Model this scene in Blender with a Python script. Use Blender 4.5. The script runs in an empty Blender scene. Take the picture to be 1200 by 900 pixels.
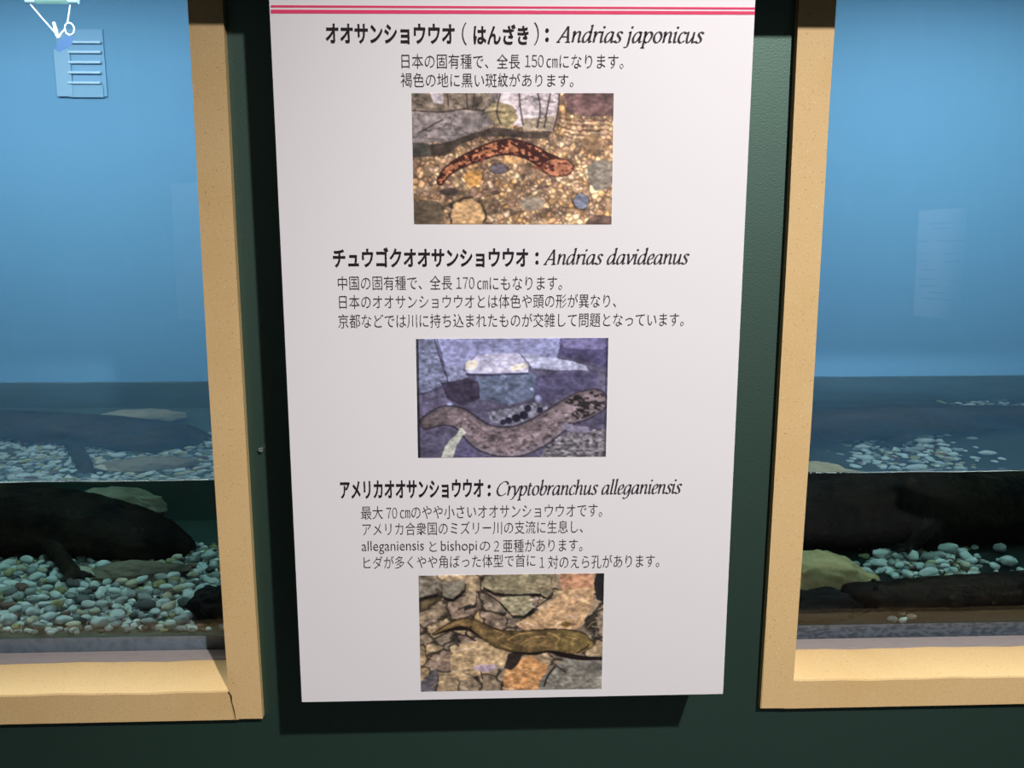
import bpy, bmesh, math, random
import numpy as np
from mathutils import Vector, Matrix, noise as mnoise

SC = bpy.context.scene
COL = SC.collection
rng = random.Random(7)

# ------------------------------------------------------------------ camera
F_PX = 1150.0
PITCH, YAW, ROLL = (math.radians(v) for v in (11.4789, 2.1779, 0.0048))
CAM = Vector((0.0, -1.24, 1.45))
_cp, _sp, _cy, _sy, _cr, _sr = (math.cos(PITCH), math.sin(PITCH), math.cos(YAW), math.sin(YAW), math.cos(ROLL), math.sin(ROLL))
ROT = (Matrix(((_cy, _sy, 0), (-_sy, _cy, 0), (0, 0, 1)))
       @ Matrix(((1, 0, 0), (0, _cp, _sp), (0, -_sp, _cp)))
       @ Matrix(((_cr, 0, _sr), (0, 1, 0), (-_sr, 0, _cr))))
cam_data = bpy.data.cameras.new('camera')
cam_data.sensor_width = 36.0
cam_data.lens = F_PX * 36.0 / 1200.0
cam_data.clip_start = 0.02
cam = bpy.data.objects.new('camera', cam_data)
COL.objects.link(cam)
_right, _fwd, _up = ROT.col[0], ROT.col[1], ROT.col[2]
cam.matrix_world = Matrix(((_right[0], _up[0], -_fwd[0], CAM[0]),
                           (_right[1], _up[1], -_fwd[1], CAM[1]),
                           (_right[2], _up[2], -_fwd[2], CAM[2]),
                           (0, 0, 0, 1)))
SC.camera = cam

# ------------------------------------------------------------------ world, lights, exposure
SC.view_settings.view_transform = 'Standard'
SC.view_settings.look = 'None'
SC.view_settings.gamma = 1.0
SC.view_settings.use_curve_mapping = False
SC.view_settings.exposure = 0.0
SC.cycles.use_denoising = True
SC.cycles.max_bounces = 14
SC.cycles.transmission_bounces = 14
SC.cycles.transparent_max_bounces = 16
SC.cycles.caustics_refractive = True
SC.cycles.caustics_reflective = True
SC.cycles.blur_glossy = 0.3
SC.cycles.sample_clamp_indirect = 6.0

world = bpy.data.worlds.new('dark_gallery')
SC.world = world
world.use_nodes = True
world.node_tree.nodes['Background'].inputs['Color'].default_value = (0.85, 0.85, 0.9, 1)
world.node_tree.nodes['Background'].inputs['Strength'].default_value = 0.07

def aim(o, target):
    o.rotation_euler = (Vector(target) - o.location).to_track_quat('-Z', 'Y').to_euler()

def spot(name, loc, target, energy, size_deg, blend, radius, color):
    d = bpy.data.lights.new(name, 'SPOT')
    d.energy, d.spot_size, d.spot_blend, d.shadow_soft_size, d.color = energy, math.radians(size_deg), blend, radius, color
    o = bpy.data.objects.new(name, d); COL.objects.link(o)
    o.location = loc; aim(o, target)
    return o

def area(name, loc, rot, sx, sy, energy, color):
    d = bpy.data.lights.new(name, 'AREA')
    d.shape = 'RECTANGLE'; d.size, d.size_y, d.energy, d.color = sx, sy, energy, color
    o = bpy.data.objects.new(name, d); COL.objects.link(o)
    o.location = loc; o.rotation_euler = rot
    return o

KEY = (1.00, -2.6, 3.32)
spot('gallery_spot', KEY, (0.25, 0.0, 0.60), 590, 47, 1.0, 0.045, (1.0, 0.95, 0.94))
area('tank_lamp_light', (-0.78, 0.31, 1.885), (0, 0, 0), 0.80, 0.36, 17, (0.93, 1.0, 1.0))
area('tank_lamp_light', (0.90, 0.31, 1.885), (0, 0, 0), 0.80, 0.36, 17, (0.93, 1.0, 1.0))
spot('added_notice_spot', (1.4, -1.6, 2.6), (1.45, -2.25, 1.55), 420, 34, 0.5, 0.03, (1.0, 0.95, 0.95))  # added lamp: brightens the right notice so its reflection shows in the pane

spot('added_notice_spot', (-1.2, -1.5, 2.5), (-1.16, -2.45, 1.52), 95, 34, 0.5, 0.03, (1.0, 0.95, 0.95))  # second added lamp, weaker, lifting the left sheet's faint reflection

# ------------------------------------------------------------------ measuring helpers: points of the place behind a direction of view
def ray(px, py):
    return (ROT @ Vector((px - 600.0, F_PX, 450.0 - py))).normalized()
def at(px, py, y):
    d = ray(px, py); return CAM + d * ((y - CAM.y) / d.y)
def atz(px, py, z):
    d = ray(px, py); return CAM + d * ((z - CAM.z) / d.z)

FRAME_Y = -0.013          # front of the moulded frames
SIGN_Y = -0.110           # front of the panel
PANE_Y, PANE_T = 0.094, 0.005
WATER_Y = PANE_Y + PANE_T + 0.0026
Z_WATER = at(600, 562, PANE_Y).z
Z_LEDGE = (at(930, 799.4, FRAME_Y).z + at(265, 810, FRAME_Y).z) / 2
Z_STRIP = Z_LEDGE + 0.010
Z_BED = 0.805             # floor of the tanks
Z_TOP = 1.66
Z_PANE_STRIP = (at(100, 751, PANE_Y).z + at(1100, 730.5, PANE_Y).z) / 2
Y_BACK = atz(600, 444, Z_WATER).y
IOR = 1.333

def uw(px, py, depth):
    """point seen under water at this depth behind the pane"""
    h = at(px, py, WATER_Y); d = ray(px, py)
    tx, tz = d.x / IOR, d.z / IOR
    ty = math.sqrt(1 - tx * tx - tz * tz)
    return Vector((h.x + tx / ty * depth, WATER_Y + depth, h.z + tz / ty * depth))
def swz(px, py, z):
    """point at this height seen down through the water's surface"""
    h = atz(px, py, Z_WATER); d = ray(px, py)
    tx, ty = d.x / IOR, d.y / IOR
    tz = math.sqrt(1 - tx * tx - ty * ty); k = (h.z - z) / tz
    return Vector((h.x + tx * k, h.y + ty * k, z))
def uwz(px, py, z):
    h = at(px, py, WATER_Y); q = uw(px, py, 1.0) - h
    return h + q * ((z - h.z) / q.z)

# ------------------------------------------------------------------ scene helpers
def tag(o, label=None, cat=None, group=None, kind=None):
    if label: o['label'] = label
    if cat: o['category'] = cat
    if group: o['group'] = group
    if kind: o['kind'] = kind
    return o
def empty(name, loc=(0, 0, 0), **k):
    o = bpy.data.objects.new(name, None); COL.objects.link(o); o.location = loc
    o.empty_display_size = 0.05
    return tag(o, **k)
def link_mesh(name, me, mat, parent=None, smooth=False, **k):
    o = bpy.data.objects.new(name, me); COL.objects.link(o)
    if mat and not me.materials: me.materials.append(mat)
    if parent: 
        o.parent = parent
        o.matrix_parent_inverse = Matrix.Translation(-parent.location)
    if smooth:
        for p in me.polygons: p.use_smooth = True
    return tag(o, **k)
def obj(name, bm, mat, parent=None, smooth=False, **k):
    me = bpy.data.meshes.new(name)
    bmesh.ops.recalc_face_normals(bm, faces=bm.faces[:])
    bm.to_mesh(me); bm.free()
    return link_mesh(name, me, mat, parent, smooth, **k)
def add_box(bm, lo, hi, bevel=0.0):
    vs = [bm.verts.new((x, y, z)) for x in (lo[0], hi[0]) for y in (lo[1], hi[1]) for z in (lo[2], hi[2])]
    fs = [(0, 1, 3, 2), (4, 6, 7, 5), (0, 4, 5, 1), (2, 3, 7, 6), (0, 2, 6, 4), (1, 5, 7, 3)]
    faces = [bm.faces.new([vs[i] for i in f]) for f in fs]
    if bevel:
        es = list({e for f in faces for e in f.edges})
        bmesh.ops.bevel(bm, geom=es, offset=bevel, segments=2, affect='EDGES')
    return bm
def box(*ab, bevel=0.0):
    bm = bmesh.new()
    for a, b in ab: add_box(bm, a, b, bevel)
    return bm
def add_prism(bm, front, back):
    """closed solid between two matching outlines"""
    n = len(front)
    a = [bm.verts.new(p) for p in front]; b = [bm.verts.new(p) for p in back]
    bm.faces.new(a); bm.faces.new(b[::-1])
    for i in range(n):
        j = (i + 1) % n
        bm.faces.new((a[i], b[i], b[j], a[j]))
    return bm
def catmull(pts, n):
    P = np.array(pts, float); m = len(P)
    if m < 3:
        t = np.linspace(0, 1, n)[:, None]
        return P[0] + (P[-1] - P[0]) * t
    out = []
    for t in np.linspace(0, m - 1, n):
        i = min(int(t), m - 2); u = t - i
        p0, p1, p2, p3 = P[max(i - 1, 0)], P[i], P[i + 1], P[min(i + 2, m - 1)]
        out.append(0.5 * ((2 * p1) + (p2 - p0) * u + (2 * p0 - 5 * p1 + 4 * p2 - p3) * u * u + (3 * p1 - p0 - 3 * p2 + p3) * u ** 3))
    return np.array(out)
def add_tube(bm, pts, radii, seg=10, steps=None):
    """round tube along points with a radius at each; capped"""
    n = steps or len(pts)
    R = np.array(radii, float).reshape(len(pts), -1)
    Q = catmull(np.hstack([np.array(pts, float), R]), n) if steps else np.hstack([np.array(pts, float), R])
    rings = []
    prev = None
    for i in range(n):
        p = Vector(Q[i, :3])
        t = (Vector(Q[min(i + 1, n - 1), :3]) - Vector(Q[max(i - 1, 0), :3])).normalized()
        up = Vector((0, 0, 1)) if abs(t.z) < 0.95 else Vector((0, 1, 0))
        s = t.cross(up).normalized(); u = s.cross(t).normalized()
        ra = max(Q[i, 3], 1e-4); rb = max(Q[i, -1], 1e-4)
        rings.append([bm.verts.new(p + s * (ra * math.cos(a)) + u * (rb * math.sin(a))) for a in [2 * math.pi * k / seg for k in range(seg)]])
    for r0, r1 in zip(rings, rings[1:]):
        for k in range(seg):
            bm.faces.new((r0[k], r0[(k + 1) % seg], r1[(k + 1) % seg], r1[k]))
    bm.faces.new(rings[0][::-1]); bm.faces.new(rings[-1])
    return bm

# ------------------------------------------------------------------ materials
def mat(name, color, rough=0.6, spec=0.5, metallic=0.0, bump=None, vary=None, ior=1.45, tint=None):
    m = bpy.data.materials.new(name); m.use_nodes = True
    nt = m.node_tree; b = nt.nodes['Principled BSDF']
    b.inputs['Base Color'].default_value = (*color, 1)
    b.inputs['Roughness'].default_value = rough
    b.inputs['Specular IOR Level'].default_value = spec
    b.inputs['Metallic'].default_value = metallic
    b.inputs['IOR'].default_value = ior
    if tint: b.inputs['Specular Tint'].default_value = (*tint, 1)
    tc = nt.nodes.new('ShaderNodeTexCoord')
    last = None
    def mixin(fac_socket, col2, blend='MIX'):
        nonlocal last
        mx = nt.nodes.new('ShaderNodeMix'); mx.data_type = 'RGBA'; mx.blend_type = blend
        nt.links.new(fac_socket, mx.inputs[0])
        if last: nt.links.new(last, mx.inputs[6])
        else: mx.inputs[6].default_value = (*color, 1)
        mx.inputs[7].default_value = (*col2, 1)
        last = mx.outputs[2]
    def noise_fac(scale, lo, hi, detail=4, stretch=(1, 1, 1), amount=1.0):
        mp = nt.nodes.new('ShaderNodeMapping'); mp.inputs['Scale'].default_value = stretch
        nt.links.new(tc.outputs['Object'], mp.inputs[0])
        n = nt.nodes.new('ShaderNodeTexNoise'); n.inputs['Scale'].default_value = scale; n.inputs['Detail'].default_value = detail
        nt.links.new(mp.outputs[0], n.inputs['Vector'])
        r = nt.nodes.new('ShaderNodeMapRange'); r.inputs['From Min'].default_value = lo; r.inputs['From Max'].default_value = hi
        r.inputs['To Max'].default_value = amount
        nt.links.new(n.outputs['Fac'], r.inputs['Value'])
        return r.outputs[0]
    for v in (vary or []):
        mixin(noise_fac(*v[0]), v[1])
    if last: nt.links.new(last, b.inputs['Base Color'])
    if bump:
        n = nt.nodes.new('ShaderNodeTexNoise'); n.inputs['Scale'].default_value = bump[0]; n.inputs['Detail'].default_value = 3
        nt.links.new(tc.outputs['Object'], n.inputs['Vector'])
        bp = nt.nodes.new('ShaderNodeBump'); bp.inputs['Strength'].default_value = bump[1]; bp.inputs['Distance'].default_value = bump[2]
        nt.links.new(n.outputs['Fac'], bp.inputs['Height'])
        nt.links.new(bp.outputs[0], b.inputs['Normal'])
    return m

M_WALL = mat('green_paint', (0.0045, 0.017, 0.011), 0.50, 1.0, ior=1.75, tint=(.64, 1.0, .84), bump=(420, 0.12, 0.002),
             vary=[((9, .4, .75, 3, (1, 1, .25), .35), (0.003, 0.015, 0.009))])
M_FRAME = mat('sanded_ochre_coating', (0.70, 0.49, 0.23), 0.62, 0.5, bump=(900, 0.35, 0.0012),
              vary=[((700, .50, .68, 2, (1, 1, 1), .38), (0.50, 0.31, 0.115)),
                    ((11, .52, .75, 4, (1, 1, 1), .45), (0.62, 0.40, 0.15)),
                    ((330, .66, .70, 2, (1, 1, 1), .38), (0.20, 0.13, 0.06)),
                    ((420, .70, .73, 2, (1, 1, 1), .8), (0.85, 0.74, 0.52))])
M_STRIP = mat('grey_sealant', (0.33, 0.29, 0.28), 0.55, 0.4, bump=(300, 0.3, 0.001),
              vary=[((60, .5, .75, 4, (1, 4, 1), .5), (0.24, 0.21, 0.20))])
M_PANE_STRIP = mat('blue_grey_strip', (0.14, 0.18, 0.22), 0.5, 0.4, bump=(260, 0.3, 0.001),
             vary=[((70, .45, .7, 4, (1, 3, 1), .6), (0.055, 0.075, 0.095))])
M_PANE_STRIP2 = mat('dark_blue_grey_strip', (0.085, 0.11, 0.14), 0.5, 0.3, bump=(260, 0.3, 0.001),
              vary=[((110, .42, .62, 5, (1, 3, 2), .85), (0.025, 0.033, 0.042))])
M_CRACK = mat('dirt_in_crack', (0.06, 0.04, 0.02), 0.9, 0.1)
M_BOARD = mat('black_board_edge', (0.02, 0.02, 0.022), 0.6)
M_PAPER = mat('white_print_sheet', (0.80, 0.78, 0.79), 0.52, 1.0, ior=1.6)
M_INK = mat('black_ink', (0.018, 0.012, 0.016), 0.6, 0.2)
M_INKG = mat('dark_grey_ink', (0.052, 0.042, 0.050), 0.6, 0.2)
M_PINK = mat('crimson_ink', (0.80, 0.055, 0.16), 0.5, 0.3)
M_BLUE = mat('blue_tank_paint', (0.083, 0.215, 0.355), 0.7, 0.2,
             vary=[((3.2, .35, .75, 3, (1, 1, .6), .35), (0.068, 0.20, 0.30)),
                   ((40, .55, .75, 4, (1, 1, .3), .12), (0.12, 0.27, 0.42))])
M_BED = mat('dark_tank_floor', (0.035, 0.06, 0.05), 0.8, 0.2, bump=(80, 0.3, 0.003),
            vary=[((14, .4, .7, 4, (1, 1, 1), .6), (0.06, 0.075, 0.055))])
M_FLOOR = mat('grey_floor_paint', (0.08, 0.08, 0.085), 0.8, 0.2)
M_WHITE = mat('white_cord', (0.55, 0.60, 0.62), 0.5, 0.4)
M_GRILLE = mat('pale_blue_grille', (0.26, 0.42, 0.55), 0.5, 0.4)
M_CLIP = mat('blue_clip', (0.022, 0.07, 0.17), 0.5, 0.4)
M_STEEL = mat('grey_steel', (0.35, 0.36, 0.37), 0.4, 0.5, metallic=0.6)
M_SALA = mat('wet_brown_skin', (0.018, 0.0115, 0.0065), 0.6, 0.12, bump=(160, 0.5, 0.004),
             vary=[((14, .46, .62, 4, (1, 1, 1), .9), (0.004, 0.003, 0.003)),
                   ((60, .6, .72, 3, (1, 1, 1), .5), (0.050, 0.031, 0.016))])
M_EYE = mat('black_eye', (0.004, 0.004, 0.004), 0.15, 0.6)
M_OLIVE = mat('olive_boulder', (0.36, 0.28, 0.14), 0.8, 0.2, bump=(55, 0.6, 0.006),
              vary=[((18, .45, .65, 5, (1, 1, 1), .8), (0.20, 0.155, 0.07)), ((70, .55, .75, 4, (1, 1, 1), .6), (0.50, 0.42, 0.25))])
M_PALEROCK = mat('pale_sandy_rock', (0.24, 0.22, 0.15), 0.8, 0.2, bump=(60, 0.5, 0.006),
                 vary=[((16, .45, .65, 5, (1, 1, 1), .7), (0.14, 0.13, 0.085))])
M_BROWNROCK = mat('brown_rock', (0.15, 0.125, 0.085), 0.85, 0.2, bump=(50, 0.7, 0.007),
                  vary=[((20, .45, .65, 5, (1, 1, 1), .7), (0.06, 0.055, 0.04))])
M_BLACKROCK = mat('black_slate', (0.008, 0.008, 0.008), 0.8, 0.15, bump=(60, 0.6, 0.006),
                  vary=[((26, .5, .7, 5, (1, 1, 1), .5), (0.018, 0.015, 0.011))])

def transparent_gloss(name, tint, ior=1.45):
    m = bpy.data.materials.new(name); m.use_nodes = True
    nt = m.node_tree; nt.nodes.clear()
    out = nt.nodes.new('ShaderNodeOutputMaterial')
    t = nt.nodes.new('ShaderNodeBsdfTransparent'); t.inputs[0].default_value = (*tint, 1)
    g = nt.nodes.new('ShaderNodeBsdfGlossy'); g.inputs['Roughness'].default_value = 0.01
    fr = nt.nodes.new('ShaderNodeFresnel'); fr.inputs['IOR'].default_value = ior
    geo = nt.nodes.new('ShaderNodeNewGeometry')
    # the sheet is one thin pane: mirror only on the outer faces of the solid
    mul = nt.nodes.new('ShaderNodeMath'); mul.operation = 'SUBTRACT'; mul.inputs[0].default_value = 1.0
    nt.links.new(geo.outputs['Backfacing'], mul.inputs[1])
    mm = nt.nodes.new('ShaderNodeMath'); mm.operation = 'MULTIPLY'
    nt.links.new(fr.outputs[0], mm.inputs[0]); nt.links.new(mul.outputs[0], mm.inputs[1])
    mx = nt.nodes.new('ShaderNodeMixShader')
    nt.links.new(mm.outputs[0], mx.inputs[0]); nt.links.new(t.outputs[0], mx.inputs[1]); nt.links.new(g.outputs[0], mx.inputs[2])
    nt.links.new(mx.outputs[0], out.inputs['Surface'])
    return m
M_PANE = transparent_gloss('clear_pane', (0.985, 0.99, 0.99), 1.5)

def water_material():
    m = bpy.data.materials.new('tank_water'); m.use_nodes = True
    nt = m.node_tree; nt.nodes.clear()
    out = nt.nodes.new('ShaderNodeOutputMaterial')
    g = nt.nodes.new('ShaderNodeBsdfGlass'); g.inputs['IOR'].default_value = IOR; g.inputs['Roughness'].default_value = 0.0
    g.inputs['Color'].default_value = (1, 1, 1, 1)
    a = nt.nodes.new('ShaderNodeVolumeAbsorption'); a.inputs['Color'].default_value = (0.40, 0.74, 0.72, 1); a.inputs['Density'].default_value = 1.0
    nt.links.new(g.outputs[0], out.inputs['Surface']); nt.links.new(a.outputs[0], out.inputs['Volume'])
    return m
M_WATER = water_material()

M_SKIRT = mat('dark_green_skirting', (0.055, 0.09, 0.075), 0.8, 0.2, vary=[((10, .4, .7, 4, (1, 1, 1), .5), (0.04, 0.06, 0.05))])
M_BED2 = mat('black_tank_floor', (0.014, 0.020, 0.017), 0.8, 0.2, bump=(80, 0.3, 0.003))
# ------------------------------------------------------------------ the room
_s = at(280, 43, 0.0)
HEADER_Z = _s.z + (KEY[2] - _s.z) * 0.135 / -KEY[1]   # so high that its shade ends where the photo's does
XL0, XL1 = -1.22, at(266, 790, FRAME_Y).x        # opening of the left window (between the jambs' inner faces)
XR0, XR1 = at(931, 790, FRAME_Y).x, 1.32
FW = 0.046                       # visible width of a frame member
Z_FB = (at(307, 843, FRAME_Y).z + at(890, 831.5, FRAME_Y).z) / 2                    # bottom edge of the frames
wb = box(((-2.4, 0, -0.02), (2.4, 0.09, 0.76)), ((-2.4, 0, 1.95), (2.4, 0.09, 4.5)),
         ((-2.4, 0, 0.76), (XL0 - .02, 0.09, 1.95)), ((XL1 + .012, 0, 0.76), (XR0 - .012, 0.09, 1.95)), ((XR1 + .02, 0, 0.76), (2.4, 0.09, 1.95)))
obj('wall_front', wb, M_WALL, label='dark green painted wall between and around the tank windows', cat='wall', kind='structure')
obj('floor', box(((-7, -7, -0.05), (7, 1.2, 0.0))), M_FLOOR, label='grey gallery floor', cat='floor', kind='structure')
obj('trim_1', box(((-2.4, -0.135, HEADER_Z), (2.4, 0.0, 1.95)), bevel=0.004), M_WALL, label='green boxed header running above the tank windows', cat='trim', kind='structure')

def p3(px, py, y):
    v = at(px, py, y); return (v.x, y, v.z)

def build_window(name, side):
    """side -1 left, +1 right; the jamb beside the info panel is seen, the other is out of view"""
    root = empty(name, (XL1 if side < 0 else XR0, 0, Z_FB), kind='structure', cat='window',
                 label='ochre framed tank window ' + ('left' if side < 0 else 'right') + ' of the info panel')
    y0 = FRAME_Y
    if side < 0:
        outer = [(260.7, 0), (273.4, 255), (286.2, 485), (297.5, 685), (307.4, 843)]
        inner = [(219.6, 0), (226.7, 122), (232.4, 230), (244.3, 447), (251.4, 563), (262.6, 740), (267.8, 809), (273.5, 843.5)]
    else:
        outer = [(936.5, 0), (924.6, 255), (911.9, 485), (900.2, 685), (891.2, 831)]
        inner = [(980.4, 0), (972.2, 122), (964.8, 255), (951.5, 485), (937.9, 685), (930, 797), (928, 830.8)]
    o_pts = [p3(*q, y0) for q in outer]; i_pts = [p3(*q, y0) for q in inner]
    zt = Z_TOP + 0.16
    o_pts.insert(0, (o_pts[0][0], y0, zt)); i_pts.insert(0, (i_pts[0][0], y0, zt))
    xj = XL1 if side < 0 else XR0
    loop = o_pts + i_pts[::-1]
    bm = bmesh.new()
    back = [(p[0], 0.092, p[2]) for p in loop]
    add_prism(bm, loop, back)
    ed = [e for e in bm.edges if all(abs(v.co.y - y0) < 1e-6 for v in e.verts)]
    bmesh.ops.bevel(bm, geom=ed, offset=0.0012, segments=2, affect='EDGES')
    obj('side_jamb', bm, M_FRAME, root)
    # far jamb and top member, beyond the picture
    xf = XL0 if side < 0 else XR1
    s = -1 if side < 0 else 1
    a, b = sorted((xf, xf + s * FW))
    obj('side_jamb', box(((a, y0, Z_FB), (b, 0.092, zt)), bevel=0.0012), M_FRAME, root)
    a, b = sorted((xj - s * 0.046, xf + s * FW))
    obj('top_member', box(((a, y0, zt), (b, 0.092, zt + FW)), bevel=0.0012), M_FRAME, root)
    # bottom member: front face with a moulded ledge running in under the pane
    prof = [(y0 + .0006, Z_FB), (y0 + .0006, Z_LEDGE - .001), (y0 + .0018, Z_LEDGE + .0012), (.006, Z_LEDGE + .0026), (.018, Z_LEDGE + .0038), (.03, Z_LEDGE + .0052),
            (.042, Z_LEDGE + .0068), (.054, Z_LEDGE + .0088), (.060, Z_LEDGE + .0095), (.062, Z_LEDGE + .008), (.062, Z_FB)]
    xs = np.linspace(xj - s * 0.012, xf, 24)
    bm = bmesh.new(); rings = []
    for x in xs:
        w = 0.0007 * math.sin(x * 31) + 0.0005 * math.sin(x * 77 + 1)
        rings.append([bm.verts.new((x, y if k in (0, 10) else y, z + (w if 0 < k < 10 else 0))) for k, (y, z) in enumerate(prof)])
    n = len(prof)
    for r0, r1 in zip(rings, rings[1:]):
        for k in range(n): bm.faces.new((r0[k], r0[(k + 1) % n], r1[(k + 1) % n], r1[k]))
    bm.faces.new(rings[0]); bm.faces.new(rings[-1][::-1])
    obj('bottom_ledge', bm, M_FRAME, root)
    if side < 0:      # hairline crack where the two coated members meet
        ck = [(267.6, 811), (270.6, 815.5), (271.2, 822), (274.2, 833), (276, 843)]; wd = [.9, 1.1, .6, .7, .35]
        lp = [p3(x - w, y, y0 - .0003) for (x, y), w in zip(ck, wd)] + [p3(x + w, y, y0 - .0003) for (x, y), w in zip(ck, wd)][::-1]
        bm = bmesh.new(); add_prism(bm, lp, [(p[0], y0 + .002, p[2]) for p in lp])
        obj('crack', bm, M_CRACK, root, label='dark crack at the corner joint')
    a, b = sorted((xj, xf))
    obj('sealant_strip', box(((a, .062, Z_FB), (b, PANE_Y, Z_STRIP)), bevel=0.0015), M_STRIP, root, label='grey strip of sealant under the pane')
    # glass
    obj('pane', box(((a - .03, PANE_Y, Z_FB), (b + .03, PANE_Y + PANE_T, zt + .03))), M_PANE, root, label='clear flat pane')
    return root
build_window('window_1', -1)
build_window('window_2', 1)

# ------------------------------------------------------------------ the tanks (shell, strip behind the pane, water)
TXL = (-1.30, -0.315)
TXR = (0.41, 1.46)
def build_tank(name, x0, x1, label, wlabel):
    root = empty(name, ((x0 + x1) / 2, 0.5, Z_BED), kind='structure', cat='tank', label=label)
    ztop = 1.9
    obj('tank_wall', box(((x0 - .05, Y_BACK, .74), (x1 + .05, Y_BACK + .05, ztop)), ((x0 - .05, PANE_Y + PANE_T + .0004, .74), (x0, Y_BACK, ztop)),
                         ((x1, PANE_Y + PANE_T + .0004, .74), (x1 + .05, Y_BACK, ztop))), M_BLUE, root, label='sky blue painted tank walls')
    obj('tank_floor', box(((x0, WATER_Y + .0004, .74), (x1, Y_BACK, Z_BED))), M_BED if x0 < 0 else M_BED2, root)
    # dark waterproof skirting of the back and sides below the water line
    t = 0.012
    obj('tank_skirting', box(((x0, Y_BACK - t, Z_BED), (x1, Y_BACK, Z_WATER - .002)), ((x0, .115, Z_BED), (x0 + t, Y_BACK - t, Z_WATER - .002)),
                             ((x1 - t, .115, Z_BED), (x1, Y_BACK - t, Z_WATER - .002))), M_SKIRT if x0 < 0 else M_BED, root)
    obj('tank_cover', box(((x0 - .05, PANE_Y + PANE_T + .0004, 1.9), (x1 + .05, Y_BACK + .05, 1.93))), M_BLUE, root)
    obj('pane_strip', box(((x0, PANE_Y + PANE_T + .0002, .76), (x1, PANE_Y + PANE_T + .0008, Z_PANE_STRIP))), M_PANE_STRIP if x0 < 0 else M_PANE_STRIP2, root, label='blue grey strip behind the pane')  # thin blue grey strip along the bottom, just behind the pane
    # water: a closed body reaching a little into walls and floor, gently rippled on top
    bm = bmesh.new()
    nx, ny = 90, 56
    X = np.linspace(x0 - .02, x1 + .02, nx); Y = np.linspace(WATER_Y, Y_BACK + .02, ny)
    def hz(x, y):
        return Z_WATER + 0.0011 * mnoise.noise((x * 9, y * 7, 3.1)) + 0.0005 * mnoise.noise((x * 26, y * 24, 1.7)) + 0.0016 * math.exp(-(y - WATER_Y) / .005)
    top = [[bm.verts.new((x, y, hz(x, y))) for x in X] for y in Y]
    zb = Z_BED - .02
    bot = [[None] * nx for _ in Y]
    for j in range(ny):
        for i in range(nx):
            if j in (0, ny - 1) or i in (0, nx - 1): bot[j][i] = bm.verts.new((X[i], Y[j], zb))
    for j in range(ny - 1):
        for i in range(nx - 1): 
            f = bm.faces.new((top[j][i], top[j][i + 1], top[j + 1][i + 1], top[j + 1][i])); f.smooth = True
    for i in range(nx - 1):
        bm.faces.new((top[0][i], bot[0][i], bot[0][i + 1], top[0][i + 1]))
        bm.faces.new((top[-1][i], top[-1][i + 1], bot[-1][i + 1], bot[-1][i]))
    for j in range(ny - 1):
        bm.faces.new((top[j][0], top[j + 1][0], bot[j + 1][0], bot[j][0]))
        bm.faces.new((top[j][-1], bot[j][-1], bot[j + 1][-1], top[j + 1][-1]))
    ringv = [bot[0][i] for i in range(nx)] + [bot[j][-1] for j in range(1, ny)] + [bot[-1][i] for i in range(nx - 2, -1, -1)] + [bot[j][0] for j in range(ny - 2, 0, -1)]
    bm.faces.new(ringv[::-1])
    me = bpy.data.meshes.new('water'); 
    sm = [f.smooth for f in bm.faces]
    bmesh.ops.recalc_face_normals(bm, faces=bm.faces[:]); bm.to_mesh(me); bm.free()
    w = link_mesh('water', me, M_WATER, label=wlabel, cat='water', kind='stuff')
    # sharp border so the flat front keeps its own normal
    return root
build_tank('tank_shell', *TXL, 'blue walled tank behind the left window', 'clear water filling the bottom of the left tank')
build_tank('tank_shell', *TXR, 'blue walled tank behind the right window', 'clear water filling the bottom of the right tank')

# ------------------------------------------------------------------ pictures of the panel: printed colours computed from shapes and noise
def fbm(u, v, seed, octaves=4, s=8.0):
    r = np.random.RandomState(seed); out = np.zeros_like(u); amp = 1.0; tot = 0
    for o in range(octaves):
        g = r.rand(70, 70); x = u * s + 3.3 * o; y = v * s + 1.7 * o
        xi, yi = np.floor(x).astype(int), np.floor(y).astype(int); fx, fy = x - xi, y - yi
        fx, fy = fx * fx * (3 - 2 * fx), fy * fy * (3 - 2 * fy)
        a = g[yi % 70, xi % 70]; b = g[yi % 70, (xi + 1) % 70]; c = g[(yi + 1) % 70, xi % 70]; d = g[(yi + 1) % 70, (xi + 1) % 70]
        out += amp * ((a * (1 - fx) + b * fx) * (1 - fy) + (c * (1 - fx) + d * fx) * fy); tot += amp
        amp *= 0.55; s *= 2.1
    return out / tot
def cells(u, v, n, seed, aspect=1.5, sq=1.0):
    """nearest, second nearest distance and cell id"""
    r = np.random.RandomState(seed); P = np.stack([r.rand(n) * 1.1 - .05, r.rand(n) * 1.1 - .05], 1)
    d1 = np.full(u.shape, 9.0); d2 = np.full(u.shape, 9.0); idx = np.zeros(u.shape, int)
    for k in range(n):
        d = np.hypot((u - P[k, 0]) * aspect, (v - P[k, 1]) * sq)
        closer = d < d1
        d2 = np.where(closer, d1, np.minimum(d2, d)); idx = np.where(closer, k, idx); d1 = np.where(closer, d, d1)
    return d1, d2, idx, r
def inside(u, v, poly):
    P = np.array(poly); res = np.zeros(u.shape, bool); j = len(P) - 1
    for i in range(len(P)):
        xi, yi = P[i]; xj, yj = P[j]
        c = ((yi > v) != (yj > v)) & (u < (xj - xi) * (v - yi) / (yj - yi + 1e-12) + xi)
        res ^= c; j = i
    return res
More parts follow.
